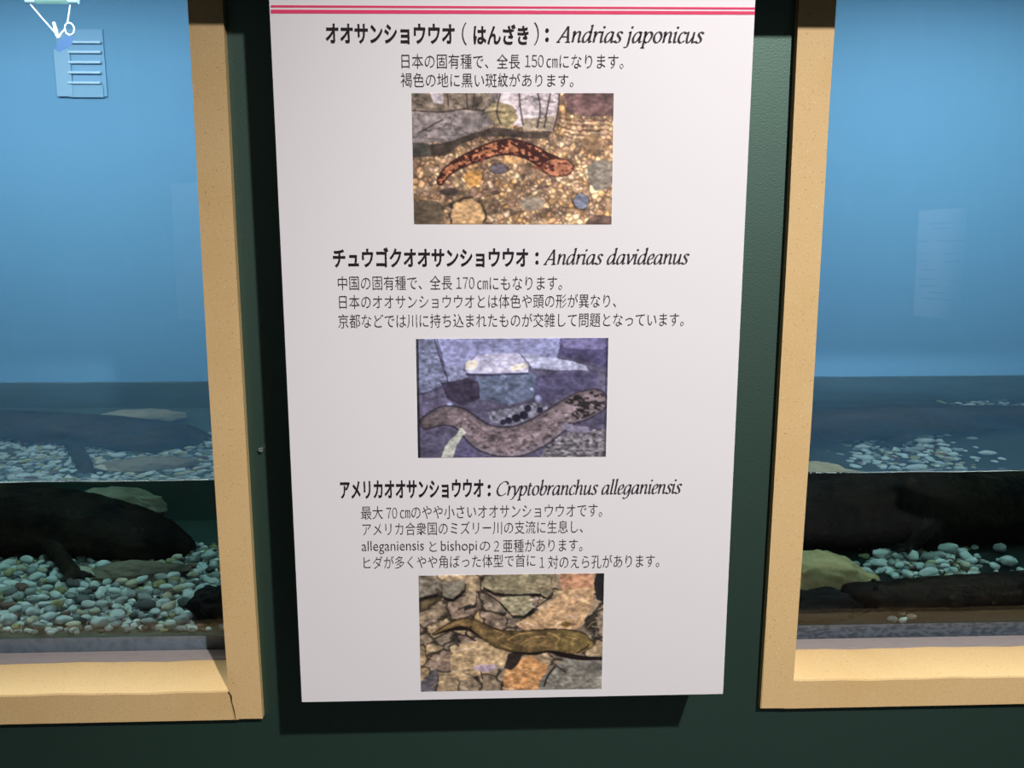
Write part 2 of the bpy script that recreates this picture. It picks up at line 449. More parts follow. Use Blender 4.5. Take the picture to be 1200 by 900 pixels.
def seg_dist(u, v, pts, aspect=1.5):
    """distance to a polyline, and where along it"""
    best = np.full(u.shape, 9.0); along = np.zeros(u.shape); sidev = np.zeros(u.shape)
    n = len(pts) - 1
    for i in range(n):
        ax, ay = pts[i][0] * aspect, pts[i][1]; bx, by = pts[i + 1][0] * aspect, pts[i + 1][1]
        dx, dy = bx - ax, by - ay
        t = np.clip(((u * aspect - ax) * dx + (v - ay) * dy) / (dx * dx + dy * dy + 1e-12), 0, 1)
        qx, qy = ax + t * dx - u * aspect, ay + t * dy - v
        d = np.hypot(qx, qy); m = d < best
        best = np.where(m, d, best); along = np.where(m, (i + t) / n, along)
        sidev = np.where(m, (dx * (v - ay) - dy * (u * aspect - ax)), sidev)
    return best, along, sidev
def put(img, mask, col, tex=None, amt=0.3):
    c = np.array(col, float) / 255.0
    k = 1.0 if tex is None else (1 - amt + 2 * amt * tex)[mask][:, None]
    img[mask] = c * k
def line(img, u, v, pts, w, col, soft=0.5):
    d, _, _ = seg_dist(u, v, catmull(pts, max(12, 6 * len(pts))))
    a = np.clip((w - d) / (w * soft + 1e-9), 0, 1)[..., None]
    img[:] = img * (1 - a) + np.array(col) / 255.0 * a
def rough_poly(u, v, poly, seed, amp=0.02):
    n1 = fbm(u, v, seed, 3, 9) - .5; n2 = fbm(u, v, seed + 1, 3, 9) - .5
    return inside(u + n1 * amp * 2, v + n2 * amp * 2, poly)
def body(u, v, spine, widths, n=60):
    S = catmull([(a, b, w) for (a, b), w in zip(spine, widths)], n)
    d, al, sd = seg_dist(u, v, S[:, :2])
    w = np.interp(al, np.linspace(0, 1, n), S[:, 2])
    return d, w, al, sd

def picture_japan(u, v):
    t1, t2, t3 = fbm(u, v, 1, 5, 7), fbm(u, v, 2, 4, 22), fbm(u, v, 3, 3, 55)
    d1, d2, idx, r = cells(u, v, 1500, 5)
    pal = np.array([(150, 112, 78), (176, 140, 98), (122, 92, 70), (196, 164, 122), (104, 78, 66), (160, 118, 70), (138, 116, 96)]) / 255.
    img = pal[r.randint(0, len(pal), 1500)][idx] * (0.62 + 0.75 * t1)[..., None]
    img *= np.clip((d2 - d1) / 0.014, 0.55, 1.12)[..., None]; img = img * .86 + np.array((170, 136, 104)) / 255. * .26 * t2[..., None] * 2; img *= (1.02 + .22 * u)[..., None]; img += (.16 * np.clip((t3 - .66) * 6, 0, 1))[..., None] * np.array((1, .9, .74))
    img *= (0.8 + 0.4 * t3)[..., None]
    m = rough_poly(u, v, [(.74, -.1), (1.1, -.1), (1.1, .16), (.86, .17), (.76, .13)], 11); put(img, m, (104, 76, 74), t2, .5)
    m = rough_poly(u, v, [(-.1, -.1), (.5, -.1), (.44, .2), (.3, .3), (.2, .36), (-.1, .40)], 12); put(img, m, (126, 115, 113), t2, .38)
    m = rough_poly(u, v, [(-.1, -.1), (.42, -.1), (.38, .13), (.12, .13), (-.1, .14)], 13); put(img, m, (128, 112, 96), t2, .55)
    m = rough_poly(u, v, [(.07, -.1), (.17, -.1), (.15, .08), (.1, .07)], 13, .01); put(img, m, (180, 168, 172), t2, .2)
    m = rough_poly(u, v, [(.43, -.1), (.74, -.1), (.72, .12), (.70, .275), (.6, .27), (.5, .24), (.42, .17)], 14, .008); put(img, m, (205, 190, 194), t1, .16)
    m = rough_poly(u, v, [(.54, .19), (.71, .17), (.70, .29), (.55, .27)], 21, .01); put(img, m, (158, 140, 120), t2, .3)
    m = rough_poly(u, v, [(.36, .14), (.41, .05), (.5, .09), (.53, .19), (.48, .275), (.40, .22)], 15, .01); put(img, m, (150, 132, 96), t2, .3)
    for pts in ([(.53, -.02), (.535, .1), (.55, .24)], [(.62, -.02), (.635, .12), (.62, .26)], [(.685, 0), (.67, .12), (.655, .26)], [(.175, -.02), (.18, .1)], [(.27, 0), (.275, .12)],
                [(.30, .12), (.31, 0)], [(.44, -.02), (.42, .14), (.44, .23)], [(.0, .13), (.15, .14), (.25, .12), (.36, .13)], [(.15, .2), (.1, .24), (.03, .3)], [(.73, 0), (.72, .16), (.7, .28)]):
        line(img, u, v, pts, .0065, (62, 48, 50))
    m = rough_poly(u, v, [(-.1, .37), (.1, .38), (.2, .36), (.3, .3), (.4, .25), (.55, .28), (.69, .29), (.66, .34), (.5, .33), (.33, .33), (.24, .39), (.16, .48), (-.1, .48)], 16, .014); put(img, m, (66, 54, 46), t2, .45)
    m = rough_poly(u, v, [(-.1, .36), (.08, .38), (.1, .47), (-.1, .47)], 17); put(img, m, (72, 70, 62), t2, .3)
    for k in range(9):
        y = .18 + .018 * k
        line(img, u, v, [(.72 + .005 * k, y), (.84, y + .03), (.98, y + .02)], .004, (198, 166, 136) if k % 2 else (96, 66, 56))
    c1, c2, ci, cr = cells(u + (t2 - .5) * .12, v + (t1 - .5) * .12, 46, 77)
    m = (c2 - c1 < .008) & (v < .36 - .1 * np.abs(u - .2)) & (u < .73); img[m] *= .62
    m = v < .34; img[m] *= (.78 + .44 * t3)[m][:, None]
    # stones
    def stone(cx, cy, rx, ry, col, seed, dark=True):
        n = (fbm(u, v, seed, 3, 12) - .5) * .5
        e = np.hypot((u - cx) / rx, (v - cy) / ry) + n
        if dark: img[(e < 1.16)] *= .55
        put(img, e < 1, col, t3 * .5 + t2 * .5, .5)
    stone(.43, .57, .044, .036, (96, 86, 96), 31); stone(.30, .645, .045, .062, (196, 140, 72), 32, False); stone(.27, .94, .085, .13, (188, 148, 102), 33)
    stone(.845, .82, .036, .058, (112, 116, 134), 34); stone(.94, .62, .065, .13, (132, 122, 108), 35, False); stone(.6, .84, .06, .055, (134, 120, 104), 36, False)
    stone(.41, .755, .02, .018, (70, 52, 46), 37); stone(.50, .505, .05, .025, (186, 140, 92), 38, False); stone(.9, .37, .05, .06, (150, 116, 82), 39, False)
    stone(.18, .75, .05, .03, (70, 56, 50), 40, False); stone(.06, .92, .1, .12, (88, 74, 58), 41, False); stone(.95, .98, .08, .05, (96, 74, 66), 42, False)
    # the animal
    d, w, al, sd = body(u, v, [(.135, .67), (.165, .60), (.23, .53), (.33, .46), (.42, .415), (.50, .405), (.58, .44), (.65, .50), (.70, .54), (.765, .57)],
                        [.022, .03, .036, .045, .052, .055, .055, .058, .064, .045])
    m = d < w + .008; put(img, m, (44, 18, 18))
    m = d < w - .004
    sp = fbm(u, v, 61, 2, 60) + .30 * (fbm(u, v, 62, 2, 14) - .5)
    col = np.where((sp > .57 - .05 * (1 - al) - .06 * (sd < 0))[..., None], np.array((58, 22, 20)) / 255., np.array((186, 114, 74)) / 255. * (.65 + .65 * t3)[..., None])
    img[m] = col[m]
    m2 = np.hypot((u - .725) / .076, (v - .56) / .066) < 1.0
    put(img, np.hypot((u - .725) / .082, (v - .56) / .073) < 1.0, (50, 20, 20)); hd = np.where((sp > .61)[..., None], np.array((70, 30, 26)) / 255., np.array((176, 110, 78)) / 255. * (.75 + .5 * t3)[..., None]); img[m2] = hd[m2]
    for a in ([(.66, .53), (.64, .565), (.60, .555)], [(.36, .47), (.34, .52)]): line(img, u, v, a, .012, (120, 58, 42))
    return img

def picture_china(u, v):
    t1, t2, t3 = fbm(u, v, 101, 5, 6), fbm(u, v, 102, 4, 20), fbm(u, v, 103, 3, 60)
    img = np.ones(u.shape + (3,)) * np.array((84, 80, 104)) / 255. * (.5 + .6 * t1 + .5 * t2)[..., None]
    gr = t3
    m = rough_poly(u, v, [(.1, -.1), (.80, -.1), (.75, .04), (.73, .17), (.5, .14), (.3, .14), (.24, .26), (.15, .24)], 110, .01); put(img, m, (148, 152, 198), t1, .25)
    m = rough_poly(u, v, [(.74, -.1), (1.1, -.1), (1.1, .3), (.9, .2), (.74, .14)], 111, .01); put(img, m, (82, 78, 118), t1, .4)
    m = rough_poly(u, v, [(.76, -.1), (1.1, -.1), (.97, .1), (.76, .08)], 119, .01); put(img, m, (112, 108, 152), t1, .2)
    m = rough_poly(u, v, [(-.1, -.1), (.095, -.1), (.13, .2), (.158, .36), (.06, .44), (-.1, .47)], 112, .006); put(img, m, (122, 128, 160), gr, .4)
    m = rough_poly(u, v, [(.14, .23), (.2, .21), (.255, .27), (.27, .315), (.19, .35), (.155, .355)], 113, .006); put(img, m, (138, 142, 178), gr, .25)
    m = rough_poly(u, v, [(.30, .31), (.6, .28), (.66, .34), (.6, .50), (.48, .56), (.33, .5)], 114, .02); put(img, m, (98, 110, 138), t2, .35)
    m = rough_poly(u, v, [(.62, .32), (.8, .26), (.95, .31), (.92, .44), (.78, .46), (.68, .54), (.62, .5)], 115, .02); put(img, m, (80, 76, 108), t2, .35)
    m = rough_poly(u, v, [(.13, .37), (.27, .33), (.325, .36), (.325, .5), (.24, .56), (.16, .5)], 116, .014); put(img, m, (58, 52, 72), t2, .4)
    m = rough_poly(u, v, [(.31, .135), (.4, .125), (.53, .12), (.585, .22), (.58, .285), (.4, .29), (.27, .288), (.25, .25)], 117, .004); put(img, m, (196, 194, 224), t1, .14)
    for (cx, cy, rx, ry) in ((.285, .215, .03, .045), (.54, .24, .045, .03)):
        m = (np.hypot((u - cx) / rx, (v - cy) / ry) + (t2 - .5) * 1.4 < 1) & (v < .28); put(img, m, (238, 230, 214), t3, .05)
    m = rough_poly(u, v, [(.54, .12), (.72, .165), (.80, .19), (.88, .225), (.895, .265), (.75, .27), (.6, .25)], 118, .008); put(img, m, (172, 176, 208), t2, .2)
    line(img, u, v, [(.26, .295), (.4, .298), (.58, .29)], .010, (50, 50, 80))
    line(img, u, v, [(.095, 0), (.13, .2), (.158, .36), (.07, .44), (0, .46)], .007, (60, 60, 88))
    # gravel lower right, dark tank lower left
    m = rough_poly(u, v, [(.70, .86), (.8, .78), (1.1, .74), (1.1, 1.1), (.6, 1.1)], 120, .02); put(img, m, (112, 108, 116), (t3 * 1.6 - .3), .6)
    m = rough_poly(u, v, [(.16, .98), (.26, .80), (.31, .9), (.29, 1.1), (.16, 1.1)], 121, .01); put(img, m, (96, 92, 128), t1, .2)
    m = rough_poly(u, v, [(.36, .62), (.45, .58), (.6, .54), (.68, .58), (.66, .68), (.56, .72), (.46, .74), (.38, .70)], 140, .02); put(img, m, (116, 116, 134), t3, .6)
    for (x, y, rr) in ((.58, .585, .025), (.56, .64, .03), (.52, .665, .03), (.48, .685, .025), (.45, .70, .02), (.645, .60, .022)):
        m = np.hypot((u - x) * 1.5, v - y) < rr * 1.15; put(img, m, (36, 34, 54), t3, .2)
    for (x, y, rr) in ((.635, .50, .026), (.45, .32, .022), (.17, .55, .02), (.60, .42, .012)):
        a = np.clip(1.4 - np.hypot((u - x) * 1.5, v - y) / rr, 0, .8)[..., None]; img[:] = img * (1 - a) + np.array((178, 188, 236)) / 255 * a
    # the animal
    d, w, al, sd = body(u, v, [(.05, .70), (.13, .645), (.21, .655), (.275, .73), (.34, .82), (.43, .865), (.53, .86), (.63, .795), (.72, .70), (.80, .615), (.87, .565), (.93, .53)],
                        [.05, .072, .08, .088, .108, .120, .125, .120, .110, .105, .115, .10])
    put(img, d < w + .012, (52, 46, 62))
    k = d / np.maximum(w, 1e-4)
    base = np.array((132, 117, 124)) / 255. * (1 - .35 * np.clip(1 - al * 5, 0, 1))[..., None]
    colr = base * (.62 + .45 * t1 + .35 * t2 + .5 * (t3 - .5))[..., None] * (1.08 - .32 * k ** 2)[..., None]
    m = d < w; img[m] = colr[m]
    m = (d < w) & (k > .72) & (sd > 0) & (al > .25); img[m] = img[m] * .72 + np.array((170, 164, 180)) / 255. * .28
    spt = fbm(u, v, 131, 2, 48)
    m = (d < w * .92) & (spt > .52) & (al > .82); img[m] *= .42
    m = (d < w * .8) & (spt > .63) & (al > .2); img[m] *= .68
    line(img, u, v, [(.30, .72), (.38, .81), (.46, .835), (.55, .82)], .006, (96, 78, 90))
    line(img, u, v, [(.78, .735), (.83, .76), (.89, .77)], .034, (128, 122, 146), .4)
    line(img, u, v, [(.80, .71), (.86, .715)], .008, (58, 48, 60))
    m = rough_poly(u, v, [(.10, 1.1), (.13, .96), (.16, .86), (.205, .79), (.225, .74), (.255, .78), (.235, .81), (.2, .9), (.165, 1.1)], 133, .01); put(img, m, (184, 186, 176), t2, .25)
    img[u < .012] *= .4; img[u > .988] *= .7
    return img

def picture_america(u, v):
    t1, t2, t3 = fbm(u, v, 201, 5, 6), fbm(u, v, 202, 4, 18), fbm(u, v, 203, 3, 50)
    wu, wv = u + (t2 - .5) * .07, v + (t1 - .5) * .09
    d1, d2, idx, r = cells(wu, wv, 60, 12)
    pal = np.array([(134, 116, 94), (118, 104, 88), (150, 128, 98), (128, 108, 92), (142, 118, 84)]) / 255.
    img = pal[r.randint(0, len(pal), 60)][idx] * (.35 + .75 * t2 + .6 * t3)[..., None]
    edge = np.clip((d2 - d1) / .022, .38, 1); img *= edge[..., None]
    def rock(poly, col, seed, amp=.012, tex=None, a=.35, shadow=True):
        if shadow:
            ms = rough_poly(u - .004, v - .028, poly, seed, amp); img[ms] *= .28
        put(img, rough_poly(u, v, poly, seed, amp), col, (t2 * .55 + t3 * .45) if tex is None else tex, a * 1.7)
    rock([(.52, .42), (.6, .35), (.75, .2), (.82, .08), (.94, .06), (.95, .25), (.9, .4), (.84, .5), (.6, .5)], (176, 140, 102), 210, .02, None, .3, False)
    rock([(.74, -.1), (.95, -.1), (.94, .12), (.78, .14)], (164, 118, 88), 211, .012, None, .3, False)
    rock([(.0, .02), (.09, .04), (.10, .15), (-.1, .22), (-.1, .02)], (124, 116, 100), 212)
    rock([(.12, .05), (.25, .05), (.24, .12), (.18, .20), (.13, .18)], (126, 118, 102), 213)
    rock([(.35, .01), (.5, -.05), (.7, -.02), (.72, .12), (.65, .16), (.52, .17), (.40, .155), (.34, .1)], (132, 122, 94), 214)
    rock([(.63, .04), (.69, .05), (.72, .14), (.69, .195), (.645, .16)], (138, 124, 98), 224)
    rock([(.435, .22), (.47, .185), (.6, .185), (.615, .28), (.57, .345), (.5, .34)], (144, 136, 106), 215)
    rock([(.23, .22), (.27, .14), (.31, .14), (.3, .25), (.24, .28)], (152, 132, 106), 216)
    rock([(.16, .7), (.24, .58), (.36, .55), (.46, .60), (.52, .66), (.47, .74), (.42, .82), (.32, .86), (.24, .9), (.16, .87)], (172, 144, 106), 217, .014, None, .35, False)
    rock([(.46, .84), (.5, .76), (.6, .69), (.7, .78), (.68, .9), (.62, 1.1), (.46, 1.1)], (186, 132, 80), 218, .02, None, .35, False)
    rock([(.66, .93), (.72, .80), (.8, .72), (1.1, .71), (1.1, 1.1), (.62, 1.1)], (112, 108, 98), 219, .014, None, .4, False)
    rock([(.02, .88), (.1, .8), (.06, 1.1), (-.1, 1.1)], (86, 82, 86), 220)
    put(img, rough_poly(u, v, [(.46, .80), (.48, .69), (.53, .65), (.57, .68), (.54, .76), (.5, .82)], 221, .014), (48, 38, 34), t2, .4)
    put(img, rough_poly(u, v, [(.945, .08), (.97, -.1), (1.1, -.1), (1.1, .27), (.965, .22)], 222, .008), (34, 31, 34), t2, .3)
    # rippled light over the stream
    for k in range(60):
        rr = random.Random(400 + k)
        x, y = (rr.uniform(.45, .95), rr.uniform(.1, .55)) if k < 34 else (rr.uniform(0, .6), rr.uniform(.35, 1))
        L, a = rr.uniform(.03, .1), rr.uniform(-.9, .5)
        line(img, u, v, [(x, y), (x + L * .5 * math.cos(a), y + L * math.sin(a) * .7), (x + L * math.cos(a), y + L * math.sin(a) + .01)], .0035,
             (222, 184, 130) if k % 3 else (206, 192, 200), .9)
    for pts, w in (([(.0, .20), (.05, .19), (.1, .15)], .008), ([(.68, .97), (.70, .88), (.74, .80)], .010), ([(.21, .29), (.28, .25)], .007), ([(.62, .30), (.68, .23), (.72, .2)], .006),
                   ([(.9, .4), (.95, .34), (1, .3)], .008), ([(.74, .78), (.78, .83), (.8, .85)], .007), ([(.96, .55), (1, .58)], .008), ([(.33, .82), (.34, .9)], .006)):
        line(img, u, v, pts, w, (36, 28, 26))
    put(img, np.hypot((u - .355) / .06, (v - .80) / .035) + (t3 - .5) < 1, (176, 152, 168), t3, .25)
    # the animal and the dark gap below it
    d, w, al, sd = body(u, v, [(.075, .50), (.15, .44), (.22, .405), (.28, .415), (.345, .475), (.42, .545), (.52, .575), (.62, .575), (.72, .565), (.82, .585), (.89, .60), (.925, .61)],
                        [.006, .018, .03, .04, .055, .075, .088, .095, .09, .10, .085, .04])
    dd, ww, _, _ = body(u, v, [(.075, .505), (.16, .46), (.23, .425), (.29, .45), (.35, .525), (.42, .60), (.52, .65), (.62, .675), (.70, .655), (.78, .69), (.88, .725), (1.0, .735)],
                        [.006, .02, .045, .04, .03, .028, .022, .022, .02, .026, .02, .012])
    put(img, dd < ww, (24, 17, 18))
    base = np.where((al > .75)[..., None], np.array((118, 97, 54)), np.array((108, 86, 52))) / 255.
    k = d / np.maximum(w, 1e-4)
    colr = base * (.35 + .8 * t2 + .5 * t3)[..., None] * (1.08 - .35 * k ** 2)[..., None]
    put(img, (d < w + .008) & (sd < 0), (44, 32, 24))
    m = d < w; img[m] = colr[m]
    for pts in ([(.40, .47), (.46, .51), (.42, .55)], [(.48, .56), (.54, .51), (.62, .50)], [(.55, .6), (.6, .55), (.68, .53)], [(.7, .5), (.76, .55), (.74, .6)], [(.8, .54), (.86, .56)], [(.44, .6), (.5, .64)]):
        line(img, u, v, pts, .005, (196, 160, 92), .9)
    line(img, u, v, [(.86, .68), (.9, .645), (.925, .61)], .007, (30, 22, 18))
    put(img, np.hypot((u - .795) / .03, (v - .43) / .025) + (t2 - .5) < 1, (112, 84, 38), t3, .3)
    line(img, u, v, [(.28, .44), (.25, .50), (.3, .56)], .01, (40, 30, 28))
    return img

def M_print():
    m = bpy.data.materials.new('glossy_colour_print'); m.use_nodes = True
    nt = m.node_tree; b = nt.nodes['Principled BSDF']
    a = nt.nodes.new('ShaderNodeVertexColor'); a.layer_name = 'ink'
    nt.links.new(a.outputs['Color'], b.inputs['Base Color'])
    b.inputs['Roughness'].default_value = 0.5; b.inputs['Specular IOR Level'].default_value = 0.3
    return m
M_PRINT = M_print()
def printed(name, corners, fn, parent, nx, gain, vivid, label):
    """a thin printed picture: a grid of ink dots on a slightly raised sheet"""
    tl, tr, br, bl = [np.array(at(*q, SIGN_Y - .0006)) for q in corners]
    ny = int(nx * np.linalg.norm(bl - tl) / np.linalg.norm(tr - tl))
    U, V = np.meshgrid(np.linspace(0, 1, nx), np.linspace(0, 1, ny))
    img = np.clip(fn(U, V), 0, 1)
    grey = img.mean(2, keepdims=True); img = grey + (img - grey) * vivid
    g1, g2 = fbm(U, V, 901, 2, 60), fbm(U, V, 902, 2, 28)
    img = img * (1 + .55 * (g1 - .5) + .35 * (g2 - .5))[..., None]
    pad = np.pad(img, ((1, 1), (1, 1), (0, 0)), 'edge')     # soft focus of the printed pictures
    img = np.clip(sum(pad[1 + a:1 + a + ny, 1 + b:1 + b + nx] * w for a, b, w in ((0, 0, .36), (0, 1, .12), (0, -1, .12), (1, 0, .12), (-1, 0, .12), (1, 1, .04), (-1, 1, .04), (1, -1, .04), (-1, -1, .04))), 0, 1)
    lin = np.where(img <= .04045, img / 12.92, ((img + .055) / 1.055) ** 2.4) * gain
    u, v = U[..., None], V[..., None]
    P = ((tl * (1 - u) + tr * u) * (1 - v) + (bl * (1 - u) + br * u) * v).reshape(-1, 3)
    I = np.arange(nx * ny).reshape(ny, nx)
    F = np.stack([I[:-1, :-1], I[1:, :-1], I[1:, 1:], I[:-1, 1:]], -1).reshape(-1, 4)
    edge = np.concatenate([I[0, :], I[1:, -1], I[-1, -2::-1], I[-2:0:-1, 0]])
    B = P[edge].copy(); B[:, 1] = SIGN_Y
    n0 = len(P); m_ = len(edge)
    S = np.array([(edge[i], edge[(i + 1) % m_], n0 + (i + 1) % m_, n0 + i) for i in range(m_)])
    me = bpy.data.meshes.new(name)
    me.from_pydata(np.vstack([P, B]).tolist(), [], np.vstack([F, S]).tolist())
    ca = me.color_attributes.new('ink', 'FLOAT_COLOR', 'POINT')
    cols = np.vstack([lin.reshape(-1, 3), lin.reshape(-1, 3)[edge]])
    ca.data.foreach_set('color', np.hstack([np.clip(cols, 0, 1), np.ones((len(cols), 1))]).astype(np.float32).ravel())
    return link_mesh(name, me, M_PRINT, parent, label=label)

# ------------------------------------------------------------------ lettering
def text_mesh(s, weight):
    cu = bpy.data.curves.new('lettering', 'FONT'); cu.body = s; cu.offset = weight; cu.resolution_u = 3
    o = bpy.data.objects.new('lettering', cu); COL.objects.link(o)
    dg = bpy.context.evaluated_depsgraph_get()
    me = bpy.data.meshes.new_from_object(o.evaluated_get(dg))
    V = np.array([v.co[:] for v in me.vertices]); F = [tuple(p.vertices) for p in me.polygons]
    bpy.data.objects.remove(o); bpy.data.curves.remove(cu); bpy.data.meshes.remove(me)
    return V, F
def ell(cx, cy, rx, ry, a0=0, a1=360, n=20):
    return [(cx + rx * math.cos(math.radians(a0 + (a1 - a0) * k / n)), cy + ry * math.sin(math.radians(a0 + (a1 - a0) * k / n))) for k in range(n + 1)]
_ent = [(.0, .88), (.1, 1.0), (.115, .9)]
_arch = [(.115, .5), (.24, .84), (.42, 1.0), (.54, .9), (.55, .6), (.55, .18), (.61, .01), (.74, .12)]
_bowl = [(.56, .88), (.40, 1.0), (.17, .82), (.05, .42), (.10, .08), (.22, .0), (.40, .2), (.55, .62)]
ITALIC = {  # centre lines of each letter's pen strokes, and its advance
 'n': ([_ent + [(.115, .0)], _arch], .80), 'h': ([[(.0, 1.5), (.11, 1.6), (.115, 1.4), (.115, 0)], _arch], .80),
 'u': ([[(.0, .88), (.1, 1.0), (.11, .9), (.11, .25), (.2, .0), (.36, .12), (.54, .55)], [(.56, 1.0), (.555, .2), (.61, .01), (.74, .12)]], .80),
 'i': ([_ent + [(.115, .18), (.17, .01), (.3, .12)]], .37), 'l': ([[(.0, 1.5), (.11, 1.6), (.115, 1.4), (.115, .18), (.17, .01), (.3, .12)]], .37),
 'r': ([_ent + [(.115, .0)], [(.115, .5), (.24, .84), (.38, 1.0), (.47, .9)]], .52),
 'a': ([_bowl, [(.57, 1.0), (.555, .2), (.61, .01), (.74, .12)]], .80), 'd': ([_bowl, [(.46, 1.5), (.57, 1.6), (.565, 1.3), (.555, .2), (.61, .01), (.74, .12)]], .80),
 's': ([[(.47, .84), (.36, .99), (.2, .97), (.12, .78), (.24, .56), (.38, .36), (.38, .12), (.24, .0), (.08, .03), (.0, .16)]], .54),
 'j': ([_ent + [(.115, -.1), (.03, -.42), (-.18, -.46)]], .36),
 'p': ([_ent + [(.115, -.5)], [(-.04, -.5), (.27, -.5)], [(.115, .5), (.26, .88), (.44, 1.0), (.60, .85), (.62, .5), (.48, .1), (.30, .0), (.12, .12)]], .78),
 'o': ([ell(.32, .5, .27, .5, 90, 450)], .72), 'c': ([[(.5, .82), (.40, .99), (.22, .95), (.07, .6), (.08, .2), (.22, .0), (.38, .04), (.52, .2)]], .58),
 'v': ([[(.0, .88), (.08, 1.0), (.16, .6), (.22, .0)], [(.22, .0), (.42, .4), (.55, .8), (.50, 1.0)]], .64),
 'e': ([[(.07, .44), (.30, .52), (.46, .72), (.42, .95), (.30, 1.0), (.12, .78), (.05, .38), (.13, .05), (.28, .0), (.5, .2)]], .58),
 'y': ([[(.0, .88), (.08, 1.0), (.18, .6), (.26, .0)], [(.58, 1.0), (.46, .45), (.26, .0), (.08, -.38), (-.1, -.46)]], .64),
 't': ([[(.14, 1.32), (.115, 1.0), (.115, .2), (.18, .0), (.34, .12)], [(-.03, 1.0), (.34, 1.0)]], .44),
 'b': ([[(.0, 1.5), (.11, 1.6), (.115, 1.4), (.1, .12)], [(.11, .5), (.24, .86), (.42, 1.0), (.57, .85), (.59, .5), (.46, .1), (.28, .0), (.1, .14)]], .73),
 'g': ([_bowl, [(.58, 1.0), (.56, .1), (.44, -.35), (.24, -.48), (.02, -.38)]], .76),
 'A': ([[(.02, .0), (.3, .75), (.56, 1.48)], [(.56, 1.48), (.68, .7), (.78, .0)], [(.22, .5), (.70, .5)], [(-.08, .0), (.2, .0)], [(.58, .0), (.94, .0)]], 1.02),
 'C': ([[(.98, 1.14), (.9, 1.38), (.64, 1.49), (.3, 1.28), (.08, .8), (.1, .34), (.34, .02), (.66, .02), (.92, .24)]], 1.04)}
def italic_mesh(s):
    V, F = [], []
    pen = 0.0; nib = math.radians(24); wmax, wmin, slant = 0.165, 0.055, 0.17
    for ch in s:
        if ch == ' ': pen += .42; continue
        strokes, adv = ITALIC[ch]
        strokes = [(catmull(st, max(10, 5 * len(st))) if len(st) > 2 else catmull(st, 6)) for st in strokes]
        for Q in strokes:
            n = len(Q); ring = []
            for i in range(n):
                t = Q[min(i + 1, n - 1)] - Q[max(i - 1, 0)]; t = t / (np.linalg.norm(t) + 1e-9)
                w = (wmin + (wmax - wmin) * abs(t[0] * math.sin(nib) - t[1] * math.cos(nib))) / 2
                nrm = np.array((-t[1], t[0]))
                ring.append((Q[i] + nrm * w, Q[i] - nrm * w))
            b = len(V)
            for a, c in ring:
                V += [(pen + a[0] + slant * a[1], a[1], 0), (pen + c[0] + slant * c[1], c[1], 0)]
            F += [(b + 2 * i, b + 2 * i + 1, b + 2 * i + 3, b + 2 * i + 2) for i in range(n - 1)]
        if ch in 'ij':
            b = len(V); V += [(pen + .17 + slant * 1.42 + .095 * math.cos(k * math.pi / 6), 1.42 + .105 * math.sin(k * math.pi / 6), 0) for k in range(12)]
            F.append(tuple(range(b, b + 12)))
        pen += adv
    return np.array(V), F

def lettering(name, runs, material, parent, label=None):
    """runs: (text, x0, x1, top, bottom, style); ink box measured on the panel"""
    V_, F_ = [], []
    yy = SIGN_Y - .0007
    for s, x0, x1, top, bot, style in runs:
        if style == 'italic': V, F = italic_mesh(s)
        elif s.isdigit():
            V, F, pen = [], [], 0.0
            for ch in s:
                v_, f_ = text_mesh(chr(ord(ch) + 0xFEE0), -.010)
                v_[:, 0] += pen - v_[:, 0].min(); F += [tuple(i + len(V) for i in f) for f in f_]; V += v_.tolist(); pen = max(q[0] for q in V) + (.10 if ch != '1' else .13)
            V = np.array(V)
        else: V, F = text_mesh(s, {'bold': .026, 'thin': -.008, 'body': -.007, 'plain': 0.0}[style])
        lo, hi = V.min(0), V.max(0)
        a = at(x0, bot, yy); b = at(x1, bot, yy); c = at(x0, top, yy)
        k = np.stack([a.x + (V[:, 0] - lo[0]) / (hi[0] - lo[0]) * (b.x - a.x), np.full(len(V), yy),
                      a.z + (V[:, 1] - lo[1]) / (hi[1] - lo[1]) * (c.z - a.z)], 1)
        n0 = len(V_); V_ += k.tolist(); F_ += [tuple(n0 + i for i in f) for f in F]
    me = bpy.data.meshes.new(name); me.from_pydata(V_, [], F_)
    return link_mesh(name, me, material, parent, label=label)

# ---- the information panel
sl0, sl1 = at(317, 15, SIGN_Y), at(353, 822, SIGN_Y)
sr0, sr1 = at(887, 15, SIGN_Y), at(845, 814, SIGN_Y)
PX0, PX1, PZ0 = (sl0.x + sl1.x) / 2, (sr0.x + sr1.x) / 2, (sl1.z + sr1.z) / 2
PZ1 = HEADER_Z - .0015
panel = empty('information_panel', ((PX0 + PX1) / 2, 0, PZ0), cat='sign',
              label='tall white information panel with three salamander pictures on the green wall')
obj('board', box(((PX0, SIGN_Y + .002, PZ0), (PX1, -.0002, PZ1)), bevel=.001), M_BOARD, panel, label='black edged backing board')
obj('print_sheet', box(((PX0, SIGN_Y, PZ0), (PX1, SIGN_Y + .002, PZ1))), M_PAPER, panel, label='white printed sheet')
for (ya, yb, yc, yd) in ((6.0, 8.6, 8.6, 11.2), (11.2, 15.6, 13.2, 17.2)):
    pts = [p3(317.3, yb, SIGN_Y - .0004), p3(886.7, yd, SIGN_Y - .0004), p3(886.7, yc, SIGN_Y - .0004), p3(317.3, ya, SIGN_Y - .0004)]
    pts = [(min(max(p[0], PX0), PX1), p[1], p[2]) for p in pts]
    bm = bmesh.new(); add_prism(bm, pts, [(p[0], SIGN_Y, p[2]) for p in pts])
    obj('stripe', bm, M_PINK, panel, label='crimson line across the sheet')
